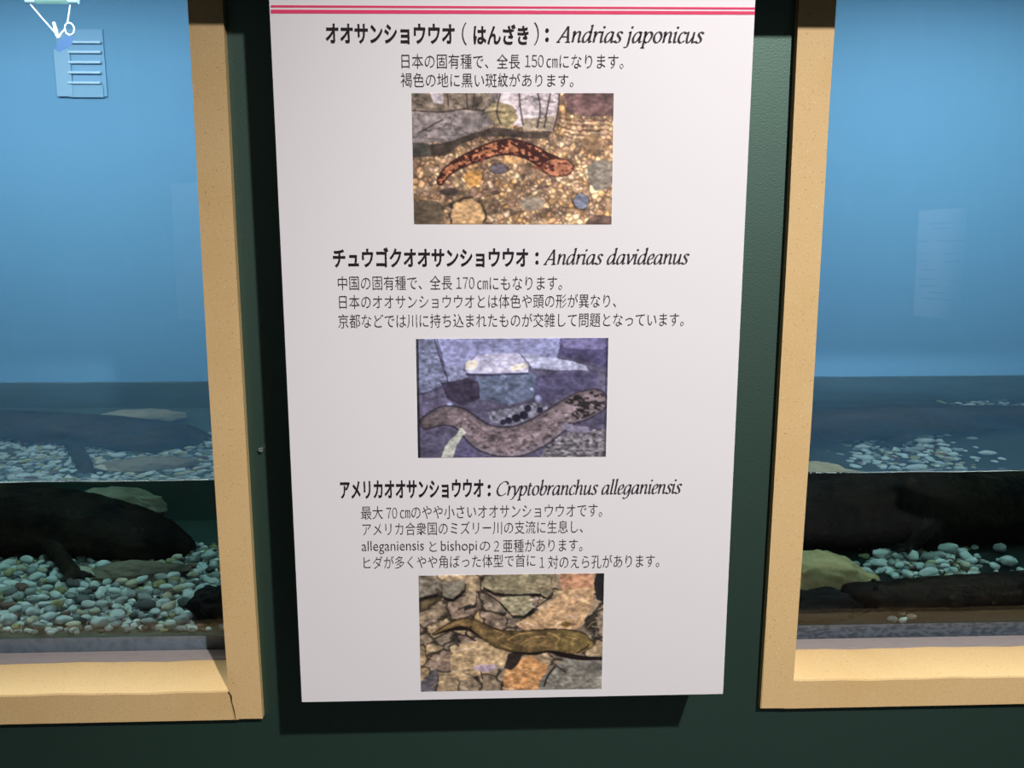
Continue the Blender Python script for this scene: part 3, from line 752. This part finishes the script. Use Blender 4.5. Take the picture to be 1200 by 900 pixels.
lettering('heading', [('オオサンショウウオ', 382, 533, 27, 51, 'bold'), ('（', 541.5, 547, 26, 53, 'thin'), ('はんざき', 555, 619.5, 28, 52, 'bold'),
                      ('）', 626, 631.5, 26, 53, 'thin'), (':', 639, 643.2, 33, 49, 'bold')], M_INK, panel, 'bold black heading in katakana, topmost')
lettering('species_name', [('Andrias japonicus', 652, 825, 28.5, 56, 'italic')], M_INKG, panel, 'dark grey italic Latin name, topmost')
lettering('caption_line', [('日本の固有種で、全長', 470.8, 609.5, 62.6, 80, 'body'), ('150', 615.5, 637, 64.2, 78.4, 'body'), ('㎝になります。', 640.5, 730.5, 63.6, 80, 'body')], M_INKG, panel)
lettering('caption_line', [('褐色の地に黒い斑', 470, 582.2, 85.2, 102, 'body'), ('紋', 583.8, 595.4, 85.4, 101.8, 'plain'), ('があります。', 597, 672, 85.8, 101.4, 'body')], M_INKG, panel)
printed('picture', [(482.4, 109.2), (719.2, 109.2), (716.6, 262.8), (485.4, 262.4)], picture_japan, panel, 300, 1.38, .88, 'printed picture of a spotted salamander on brown gravel')
lettering('heading', [('チュウゴクオオサンショウウオ', 390.7, 619, 290, 313.5, 'bold'), (':', 627.4, 631.3, 295.5, 310, 'bold')], M_INK, panel, 'bold black heading in katakana, middle')
lettering('species_name', [('Andrias davideanus', 637, 808, 290.5, 310.5, 'italic')], M_INKG, panel, 'dark grey italic Latin name, middle')
lettering('caption_line', [('中国の固有種で、全長', 396.3, 530, 323.2, 340, 'body'), ('170', 535, 556, 324.8, 338.4, 'body'), ('㎝にもなります。', 559.4, 658.6, 324, 340, 'body')], M_INKG, panel)
lettering('caption_line', [('日本のオオサンショウウオとは体色や頭の形が異なり、', 397.8, 722, 345.6, 362, 'body')], M_INKG, panel)
lettering('caption_line', [('京都などでは川に持ち込まれたものが交雑して問題となっています。', 396.8, 801, 368, 384.6, 'body')], M_INKG, panel)
printed('picture', [(487.6, 397.4), (713, 396), (710, 535), (490, 536.4)], picture_china, panel, 290, 1.10, .92, 'printed bluish picture of a salamander in a rocky pool')
lettering('heading', [('アメリカオオサンショウウオ', 399.2, 566.5, 563.2, 585, 'bold'), (':', 571.6, 575.2, 568, 581.4, 'bold')], M_INK, panel, 'bold black heading in katakana, lowest')
lettering('species_name', [('Cryptobranchus alleganiensis', 582, 799, 562.5, 586.6, 'italic')], M_INKG, panel, 'dark grey italic Latin name, lowest')
lettering('caption_line', [('最大', 423.5, 449, 593.2, 608.6, 'body'), ('70', 453.2, 465.6, 595, 607.6, 'body'), ('㎝のやや小さいオオサンショウウオです。', 469, 705.5, 592.8, 608.6, 'body')], M_INKG, panel)
lettering('caption_line', [('アメリカ合衆国のミズリー川の支流に生息し、', 425, 683, 612.6, 628, 'body')], M_INKG, panel)
lettering('caption_line', [('alleganiensis', 424.3, 497, 634, 649.6, 'body'), ('と', 503.5, 512, 634.5, 646.4, 'body'), ('bishopi', 517, 559, 633.6, 649.4, 'body'), ('の', 562.5, 574.5, 634.6, 645.6, 'body'),
                           ('2', 579, 585, 634, 646, 'body'), ('亜種があります。', 589.5, 682.5, 632, 647.4, 'body')], M_INKG, panel)
lettering('caption_line', [('ヒダが多くやや角ばった体型で首に', 426.5, 627.5, 652, 667, 'body'), ('1', 632.6, 638, 653, 665.2, 'body'), ('対のえら孔があります。', 642.5, 772.3, 651, 666.6, 'body')], M_INKG, panel)
printed('picture', [(490.6, 674.8), (708, 672), (705, 807), (493.4, 810.4)], picture_america, panel, 280, 1.34, .86, 'printed picture of a brown salamander among rocks')

# small fixings of the wall
q = at(306, 526.5, -.004)
bm = bmesh.new(); add_tube(bm, [(q.x, 0.0, q.z), (q.x, -.005, q.z), (q.x, -.0065, q.z)], [.0012, .0018, .0030], 12); add_tube(bm, [(q.x - .003, -.006, q.z + .001), (q.x + .003, -.007, q.z + .0015)], [.0008, .0008], 8)
obj('screw', bm, M_STEEL, label='small steel screw in the green wall beside the left window', cat='screw')

# ------------------------------------------------------------------ stones
def stone_mesh(name, sub, sx, sy, sz, seed, rough=.18, freq=1.6, flat=0.0):
    bm = bmesh.new(); bmesh.ops.create_icosphere(bm, subdivisions=sub, radius=1.0)
    for v in bm.verts:
        n = v.co.normalized()
        k = 1 + rough * mnoise.noise(n * freq + Vector((seed * 7.3, seed * 3.1, seed))) + rough * .45 * mnoise.noise(n * freq * 2.7 + Vector((seed, 5, seed * 2)))
        if sub > 3: k += rough * .16 * mnoise.noise(n * freq * 8 + Vector((2, seed, 1)))
        v.co = n * k
        if v.co.z < -flat and flat: v.co.z = -flat
        v.co.x *= sx; v.co.y *= sy; v.co.z *= sz
    me = bpy.data.meshes.new(name); bm.to_mesh(me); bm.free()
    for p in me.polygons: p.use_smooth = True
    return me
def boulder(name, pos, size, seed, m, label, rz=0.0, tilt=0.0, rough=.22):
    o = link_mesh(name, stone_mesh(name, 5, size[0], size[1], size[2], seed, rough, 1.5, .78), m, label=label, cat='rock')
    o.location = pos; o.rotation_euler = (0, tilt, rz)
    return o

P_COL = {'pale blue grey': (0.50, 0.56, 0.54), 'mid grey': (0.24, 0.27, 0.26), 'olive': (0.30, 0.29, 0.14), 'reddish brown': (0.16, 0.10, 0.075), 'dark grey': (0.075, 0.085, 0.085), 'sandy': (0.40, 0.37, 0.27)}
P_MAT = {k: mat('pebble_' + k.replace(' ', '_'), c, 0.65, 0.3, bump=(150, 0.25, 0.002), vary=[((90, .45, .7, 4, (1, 1, 1), .6), tuple(x * .62 for x in c))]) for k, c in P_COL.items()}
P_WEIGHT = {'pale blue grey': 44, 'mid grey': 22, 'sandy': 12, 'olive': 9, 'dark grey': 8, 'reddish brown': 5}
P_MESH = {}
for k in P_COL:
    P_MESH[k] = []
    for s in range(4):
        me = stone_mesh('pebble', 3, 1.0, .74, .55, 11 + s * 5 + len(P_MESH) * 31, .20, 1.3)
        me.materials.append(P_MAT[k]); P_MESH[k].append(me)

def gravel(tank, region, count, r0, r1, seed, blocked, zfn):
    """single pebbles laid by hand-like packing; region = (x0, x1, y0, y1)"""
    rr = random.Random(seed); placed = []
    x0, x1, y0, y1 = region
    tries = 0
    while len(placed) < count and tries < count * 120:
        tries += 1
        r = rr.uniform(r0, r1) * (1.25 if rr.random() < .12 else 1)
        y = y0 + (y1 - y0) * rr.random() ** 1.15; x = rr.uniform(x0, x1)
        if blocked(x, y, r): continue
        if any((x - a) ** 2 + (y - b) ** 2 < (.80 * (r + c)) ** 2 for a, b, c in placed): continue
        placed.append((x, y, r))
    for (x, y, r) in placed:
        k = rr.choices(list(P_WEIGHT), weights=list(P_WEIGHT.values()))[0]
        o = bpy.data.objects.new('pebble', rr.choice(P_MESH[k])); COL.objects.link(o)
        o.location = (x, y, zfn(x, y) + r * .50); o.scale = (r, r, r * rr.uniform(.8, 1.15))
        o.rotation_euler = (rr.uniform(-.25, .25), rr.uniform(-.25, .25), rr.uniform(0, 6.28))
        tag(o, k + ' rounded pebble lying on the gravel bed of the ' + tank + ' tank', 'pebble', k + ' pebbles in the ' + tank + ' tank')
    return placed
def gravel_bed(tank, region, seed, blocked, zfn, n):
    """the lower layer, too dense to count"""
    rr = random.Random(seed); bm = bmesh.new(); x0, x1, y0, y1 = region
    mats = list(P_MAT.values())
    base = bmesh.new(); bmesh.ops.create_icosphere(base, subdivisions=2, radius=1); base.verts.ensure_lookup_table()
    bv = [v.co.copy() for v in base.verts]; bf = [[v.index for v in f.verts] for f in base.faces]; base.free()
    V, F, MI = [], [], []
    w = list(P_WEIGHT.values())
    for _ in range(n):
        x, y = rr.uniform(x0, x1), rr.uniform(y0, y1)
        r = rr.uniform(.005, .0085)
        if blocked(x, y, 0): continue
        m = Matrix.Rotation(rr.uniform(0, 6.28), 3, 'Z') @ Matrix.Diagonal((r, r * .75, r * .6))
        c = Vector((x, y, zfn(x, y) - rr.uniform(0, .003)))
        b = len(V); sd = rr.uniform(0, 99)
        V += [tuple(c + m @ (q * (1 + .2 * mnoise.noise(q * 1.3 + Vector((sd, 0, 0)))))) for q in bv]
        F += [[b + i for i in f] for f in bf]; MI += [rr.choices(range(len(mats)), weights=w)[0]] * len(bf)
    me = bpy.data.meshes.new('gravel_bed'); me.from_pydata(V, [], F)
    for m in mats: me.materials.append(m)
    me.polygons.foreach_set('material_index', MI); me.polygons.foreach_set('use_smooth', [True] * len(F))
    return link_mesh('gravel_bed', me, None, label='packed small gravel under the pebbles of the ' + tank + ' tank', cat='gravel', kind='stuff')

# ------------------------------------------------------------------ giant salamanders
def salamander(name, spine, sizes, legs, label, head=True, eye_side=1):
    """spine tail -> snout; sizes = (half width, half height) per point; one continuous skin"""
    bm = bmesh.new()
    n = 40
    add_tube(bm, spine, sizes, 20, n)
    Q = catmull(np.hstack([np.array(spine, float), np.array(sizes, float)]), n)
    # fleshy fold along each flank
    fold = [[], []]
    for i in range(6, n - 6):
        t = Vector(Q[min(i + 1, n - 1), :3] - Q[max(i - 1, 0), :3]).normalized(); s = t.cross(Vector((0, 0, 1))).normalized()
        for k, sg in enumerate((1, -1)):
            fold[k].append(tuple(Vector(Q[i, :3]) + s * sg * Q[i, 3] * .95 - Vector((0, 0, Q[i, 4] * (.2 + .1 * math.sin(i * 1.9))))))
    for fk in fold:
        add_tube(bm, fk, [(.008, .011)] * len(fk), 8)
    for hip, knee, foot, r in legs:
        hip, knee, foot = Vector(hip), Vector(knee), Vector(foot)
        add_tube(bm, [hip, knee, foot], [r * 1.25, r, r * .85], 12, 8)
        d = (foot - knee); d.z = 0; d = d.normalized() if d.length > 1e-4 else Vector((1, 0, 0))
        s = Vector((-d.y, d.x, 0))
        for a in (-.75, -.25, .25, .75):
            e = foot + (d * math.cos(a) + s * math.sin(a)) * r * 2.6; e.z = foot.z - r * .3
            add_tube(bm, [foot, (foot + e) / 2 + Vector((0, 0, r * .1)), e], [r * .5, r * .38, r * .22], 8)
    me0 = bpy.data.meshes.new('tmp'); bm.to_mesh(me0); bm.free()
    o = bpy.data.objects.new(name, me0); COL.objects.link(o)
    rm = o.modifiers.new('skin', 'REMESH'); rm.mode = 'VOXEL'; rm.voxel_size = 0.0042; rm.use_smooth_shade = True
    sm = o.modifiers.new('soft', 'SMOOTH'); sm.factor = .5; sm.iterations = 5
    dg = bpy.context.evaluated_depsgraph_get()
    me = bpy.data.meshes.new_from_object(o.evaluated_get(dg)); me.name = name
    bpy.data.objects.remove(o); bpy.data.meshes.remove(me0)
    nrm_ = [v.normal.copy() for v in me.vertices]
    for v, nv in zip(me.vertices, nrm_):      # wrinkled, warty skin
        v.co += nv * (.0022 * mnoise.noise(v.co * 42) + .0013 * mnoise.noise(v.co * 110))
    me.materials.append(M_SALA)
    for p in me.polygons: p.use_smooth = True
    ob = link_mesh(name, me, None, label=label, cat='salamander')
    if head:
        t = (Vector(spine[-1]) - Vector(spine[-2])).normalized(); s = t.cross(Vector((0, 0, 1))).normalized()
        p = Vector(spine[-2]); w, h = sizes[-2]
        for sg in (1, -1):
            bm = bmesh.new(); bmesh.ops.create_icosphere(bm, subdivisions=2, radius=.0042)
            c = p + s * sg * w * .62 + Vector((0, 0, h * .80)); bmesh.ops.translate(bm, verts=bm.verts[:], vec=c)
            obj('eye', bm, M_EYE, ob, True)
    return ob

# left tank: a big animal facing right, its head propped on a flat rock
H = uw(224, 646, .46)
h0 = uw(150, 628, .47); h1 = uw(72, 616, .50); h2 = uw(-10, 606, .52)
spL = [(h2.x - .50, h2.y + .08, Z_BED + .06), (h2.x - .36, h2.y + .05, Z_BED + .08), (h2.x - .20, h2.y + .02, h2.z - .01), (h2.x - .06, h2.y + .01, h2.z), tuple(h1), tuple(h0),
       tuple(uw(190, 638, .465)), (H.x, H.y, H.z)]
szL = [(.012, .035), (.03, .05), (.06, .066), (.08, .07), (.085, .066), (.088, .052), (.080, .038), (.034, .016)]
leg_h = uw(55, 640, .44)
fL = uwz(86, 674, Z_BED + .018)
salamander('giant_salamander', spL, szL,
           [((leg_h.x, leg_h.y + .01, leg_h.z), (leg_h.x + .02, leg_h.y - .035, (leg_h.z + Z_BED) / 2 + .02), (fL.x, fL.y, Z_BED + .022), .016),
            ((leg_h.x, h1.y + .05, h1.z), (leg_h.x + .02, h1.y + .09, (leg_h.z + Z_BED) / 2), (leg_h.x + .05, h1.y + .08, Z_BED + .022), .014)],
           'large dark brown giant salamander facing right in the left tank')
# rocks of the left tank
r = uwz(160, 674, Z_BED + .01)
boulder('flat_rock', (r.x, r.y + .01, Z_BED + .010), (.080, .042, .019), 3, M_BROWNROCK, 'flat brown rock under the head of the salamander in the left tank')
r = uw(132, 586, .56)
boulder('boulder', (r.x, r.y + .03, Z_BED + .055), (.085, .04, max(.04, r.z - Z_BED - .05)), 8, M_PALEROCK, 'pale sandy boulder behind the salamander in the left tank')
r = uw(252, 722, .06)
boulder('stone', (r.x + .006, r.y + .01, Z_BED + .026), (.045, .034, .030), 21, M_BLACKROCK, 'black stone in the front right corner of the left tank', rough=.3)

# right tank
r = uw(960, 680, .20)
boulder('boulder', (r.x, r.y, r.z - .006), (.098, .066, .056), 34, M_OLIVE, 'olive brown boulder in the front left corner of the right tank', tilt=.16)
r = uw(965, 716, .06)
boulder('stone', (r.x - .01, r.y + .0, Z_BED + .012), (.072, .04, .030), 40, M_BLACKROCK, 'low black stone in front of the olive boulder in the right tank', rough=.3)
a = [uw(1024, 698, .06), uw(1090, 702, .065), uw(1160, 704, .075), uw(1260, 706, .085), uw(1400, 706, .10)]
sp = [(a[4].x + .10, a[4].y + .10, Z_BED + .045), tuple(a[4]), tuple(a[3]), tuple(a[2]), tuple(a[1]), tuple(a[0]), tuple(uw(985, 694, .07))]
sz = [(.05, .045), (.048, .042), (.042, .030), (.040, .026), (.038, .025), (.034, .022), (.020, .014)]
sp = [(x, y, max(z, Z_BED + s[1] + .006)) for (x, y, z), s in zip(sp, sz)]
salamander('giant_salamander', sp, sz, [((a[2].x, a[2].y + .03, a[2].z), (a[2].x + .02, a[2].y + .07, Z_BED + .03), (a[2].x - .02, a[2].y + .085, Z_BED + .02), .010)],
           'black giant salamander lying along the pane at the front of the right tank')
b = [uw(915, 606, .44), uw(1000, 604, .46), uw(1080, 610, .48), uw(1150, 624, .50), uw(1240, 648, .52)]
sp = [(b[4].x + .30, b[4].y + .02, Z_BED + .05), (b[4].x + .12, b[4].y, Z_BED + .06), tuple(b[4]), tuple(b[3]), tuple(b[2]), tuple(b[1]), tuple(b[0]), (b[0].x - .06, b[0].y - .02, b[0].z - .005)]
sz = [(.02, .04), (.04, .055), (.06, .062), (.080, .074), (.088, .084), (.088, .082), (.08, .066), (.03, .02)]
sp = [(x, y, max(z, Z_BED + .92 * s[1])) for (x, y, z), s in zip(sp, sz)]
salamander('giant_salamander', sp, sz, [((b[2].x, b[2].y - .06, b[2].z - .03), (b[2].x - .02, b[2].y - .10, Z_BED + .06), (b[2].x - .05, b[2].y - .11, Z_BED + .024), .016)],
           'huge black giant salamander lying across the back of the right tank')

# gravel
def flatfn(x, y): return Z_BED + .005
def blockL(x, y, r):
    for cx, cy, rx, ry in ((flat_c.x, flat_c.y + .01, .068, .034), (cor_c.x + .006, cor_c.y + .01, .043, .032)):
        if ((x - cx) / (rx + r * .6)) ** 2 + ((y - cy) / (ry + r * .6)) ** 2 < 1: return True
    return y < WATER_Y + .018 + r or x > TXL[1] - .012 - r
flat_c = uwz(160, 674, Z_BED + .01); cor_c = uw(252, 722, .06)
gravel('left', (-.80, TXL[1], WATER_Y + .018, WATER_Y + .42), 300 - 60, .0075, .0135, 3, blockL, lambda x, y: Z_BED + .006)
gravel_bed('left', (-.95, TXL[1] - .02, WATER_Y + .026, WATER_Y + .52), 4, blockL, flatfn, 2900)
olv = uw(960, 680, .20)
def blockR(x, y, r):
    if y < WATER_Y + .02 + r or x < TXR[0] + .012 + r: return True
    if ((x - olv.x) / (.075 + r)) ** 2 + ((y - olv.y) / (.055 + r)) ** 2 < 1: return True
    if y < WATER_Y + .12 and x > a[0].x - .01: return True
    e = min(((x - cx) / rx) ** 2 + ((y - cy) / ry) ** 2 for cx, cy, rx, ry in patches)
    return e > .75 and rng.random() > .55 * math.exp(-(e - .75) * 1.6)
_c1, _c2, _c3 = uwz(1078, 668, Z_BED), swz(1060, 525, Z_BED), swz(1170, 478, Z_BED)
patches = [(_c1.x, _c1.y, .085, .10), (_c2.x, _c2.y, .10, .12), (_c3.x, _c3.y, .09, .06)]
gravel('right', (TXR[0], 1.10, WATER_Y + .02, Y_BACK - .03), 60, .008, .014, 9, blockR, lambda x, y: Z_BED + .006)
gravel_bed('right', (TXR[0] + .02, 1.20, WATER_Y + .026, Y_BACK - .03), 14, blockR, flatfn, 3400)

for k, (px_, py_, rr_, kind_) in enumerate(((1046, 724, .008, 'mid grey'), (1057, 716, .0075, 'pale blue grey'), (1068, 722, .0085, 'sandy'), (1060, 727, .008, 'pale blue grey'))):
    q = uwz(px_, py_, Z_BED + .006)
    o = bpy.data.objects.new('pebble', P_MESH[kind_][k]); COL.objects.link(o)
    o.location = (q.x, max(q.y, WATER_Y + .012), Z_BED + rr_ * .55); o.scale = (rr_, rr_, rr_); o.rotation_euler = (.2, .1, k * 1.3)
    tag(o, kind_ + ' rounded pebble lying on the gravel bed of the right tank', 'pebble', kind_ + ' pebbles in the right tank')

# ------------------------------------------------------------------ things in the air of the left tank
YG = Y_BACK - .007
g = empty('louvre_grille', at(94, 80, YG), label='pale blue louvred grille on the back wall of the left tank', cat='grille')
def rectp(x0, x1, y0, y1, ya, yb):
    a_, b_ = at(x0, y1, YG), at(x1, y0, YG)
    return (a_.x, ya, a_.z), (b_.x, yb, b_.z)
obj('back_plate', box(rectp(70, 119, 34, 113, YG + .004, Y_BACK), bevel=.0005), mat('grille_plate', (.095, .235, .38), .6), g)
obj('side_stile', box(rectp(67, 81, 58, 113, YG + .001, YG + .004), bevel=.0005), mat('grille_stile', (.13, .27, .40), .6), g)
obj('bottom_rail', box(rectp(81, 120, 99, 114, YG + .002, YG + .004), bevel=.0005), mat('grille_rail', (.11, .25, .38), .6), g)
for y in (49.5, 61, 73, 85, 97):
    lo, hi = rectp(80, 118, y - 1.3, y + 1.3, YG - .002, YG + .004)
    obj('slat', box((lo, hi), bevel=.0008), M_GRILLE, g)
YC = .50
c = empty('hanging_cord', at(72, 40, YC), label='white cord loop with ring hanging at the top of the left tank', cat='cord')
bm = bmesh.new(); add_tube(bm, [at(30, -22, YC), at(33, 0, YC), at(45, 16, YC), at(58, 31, YC), at(67, 41, YC)], [.0012] * 5, 8, 24)
obj('cord', bm, M_WHITE, c, True)
bm = bmesh.new(); add_tube(bm, [at(86, -22, YC), at(83, 0, YC), at(81, 14, YC), at(79, 27, YC)], [.0012] * 4, 8, 24)
obj('cord', bm, M_WHITE, c, True)
bm = bmesh.new(); cc = at(81.5, 34, YC); k = (at(87, 34, YC) - cc).length
add_tube(bm, [(cc.x + k * math.cos(t), YC, cc.z + 1.25 * k * math.sin(t)) for t in np.linspace(-1.2, 5.0, 22)], [.0014] * 22, 8)
obj('ring', bm, M_WHITE, c, True)
bm = bmesh.new(); add_tube(bm, [at(63, 26, YC), at(65, 34, YC), at(68, 44, YC), at(72, 39, YC), at(77, 33, YC)], [.0022, .003, .0026, .0016, .001], 8, 20)
obj('hook', bm, M_WHITE, c, True)
bm = bmesh.new(); add_prism(bm, [p3(66, 50, YC - .004), p3(79, 41, YC - .004), p3(86, 45, YC - .004), p3(84, 53, YC - .004), p3(70, 61, YC - .004), p3(66, 60, YC - .004)],
                            [p3(66, 50, YC + .004), p3(79, 41, YC + .004), p3(86, 45, YC + .004), p3(84, 53, YC + .004), p3(70, 61, YC + .004), p3(66, 60, YC + .004)])
obj('clip', bm, M_CLIP, c, label='blue plastic clip')
def emis(name, col, s):
    m = bpy.data.materials.new(name); m.use_nodes = True
    b = m.node_tree.nodes['Principled BSDF']; b.inputs['Base Color'].default_value = (.05, .08, .08, 1)
    b.inputs['Emission Color'].default_value = (*col, 1); b.inputs['Emission Strength'].default_value = s
    return m
YT = .50
L0, L1 = at(42, 0, YT), at(80, 0, YT)
t = empty('tube_lamp', ((L0.x + L1.x) / 2, YT, L0.z), label='short greenish white tube lamp at the top edge of the left tank', cat='lamp')
bm = bmesh.new(); add_tube(bm, [(L0.x, YT, L0.z), (L1.x, YT, L0.z)], [.006, .006], 14)
obj('tube', bm, emis('tube_glow', (.30, .70, .66), .55), t, True)
bm = bmesh.new(); add_tube(bm, [(L0.x - .016, YT, L0.z), (L0.x, YT, L0.z)], [.0065, .0065], 14); obj('end_cap', bm, M_GRILLE, t)
bm = bmesh.new(); add_tube(bm, [(L1.x, YT, L0.z), (L1.x + .016, YT, L0.z)], [.0065, .0065], 14); obj('end_cap', bm, M_GRILLE, t)
bm = bmesh.new(); add_box(bm, (L0.x - .016, YT - .014, L0.z + .009), (L1.x + .016, YT + .014, L0.z + .024), .002)
for x in (L0.x + .005, L1.x - .005): add_tube(bm, [(x, YT, L0.z + .02), (x, YT, 1.9)], [.002, .002], 8)
obj('lamp_housing', bm, M_GRILLE, t)

# ------------------------------------------------------------------ what the panes mirror: a notice on the opposite side of the gallery
def mirrored(px, py, dist):
    """a point of the room seen by reflection in the pane, at this distance in front of it"""
    h = at(px, py, PANE_Y); d = ray(px, py)
    return Vector((h.x + d.x / d.y * dist, PANE_Y - dist, h.z + d.z / d.y * dist))
def notice(c4, dists, label, m_lines):
    P = [mirrored(*q, dd) for q, dd in zip(c4, dists)]
    n = (P[1] - P[0]).cross(P[3] - P[0]).normalized()
    if n.y < 0: n = -n
    root = empty('wall_notice', tuple((P[2] + P[3]) / 2), label=label, cat='notice')
    bm = bmesh.new(); add_prism(bm, P, [p - n * .004 for p in P]); obj('sheet', bm, M_PAPER, root)
    return root, P, n
notice([(200, 215), (246, 213), (248, 377), (208, 373)], (2.6, 2.5, 2.5, 2.6), 'pale sheet behind the viewer, faintly mirrored in the left pane', 0)
nt_, P, n = notice([(1077, 247), (1133, 243), (1123, 375), (1070, 370)], (2.45, 2.25, 2.25, 2.45), 'white printed notice behind the viewer, mirrored in the right pane', 0)
bm = bmesh.new()
for k, (v0, w) in enumerate([(.12, .5), (.17, .4), (.285, .98), (.40, .7), (.47, .75), (.55, .6), (.64, .8), (.70, .7), (.76, .5), (.82, .65)]):
    a0, b0 = .5 - w / 2, .5 + w / 2
    h = .010
    def q_(u, v): return (P[0] * (1 - u) + P[1] * u) * (1 - v) + (P[3] * (1 - u) + P[2] * u) * v
    pts = [q_(a0, v0), q_(b0, v0), q_(b0, v0 + h), q_(a0, v0 + h)]
    add_prism(bm, [p + n * .0006 for p in pts], [p + n * .0001 for p in pts])
obj('printed_rows', bm, M_INKG, nt_)
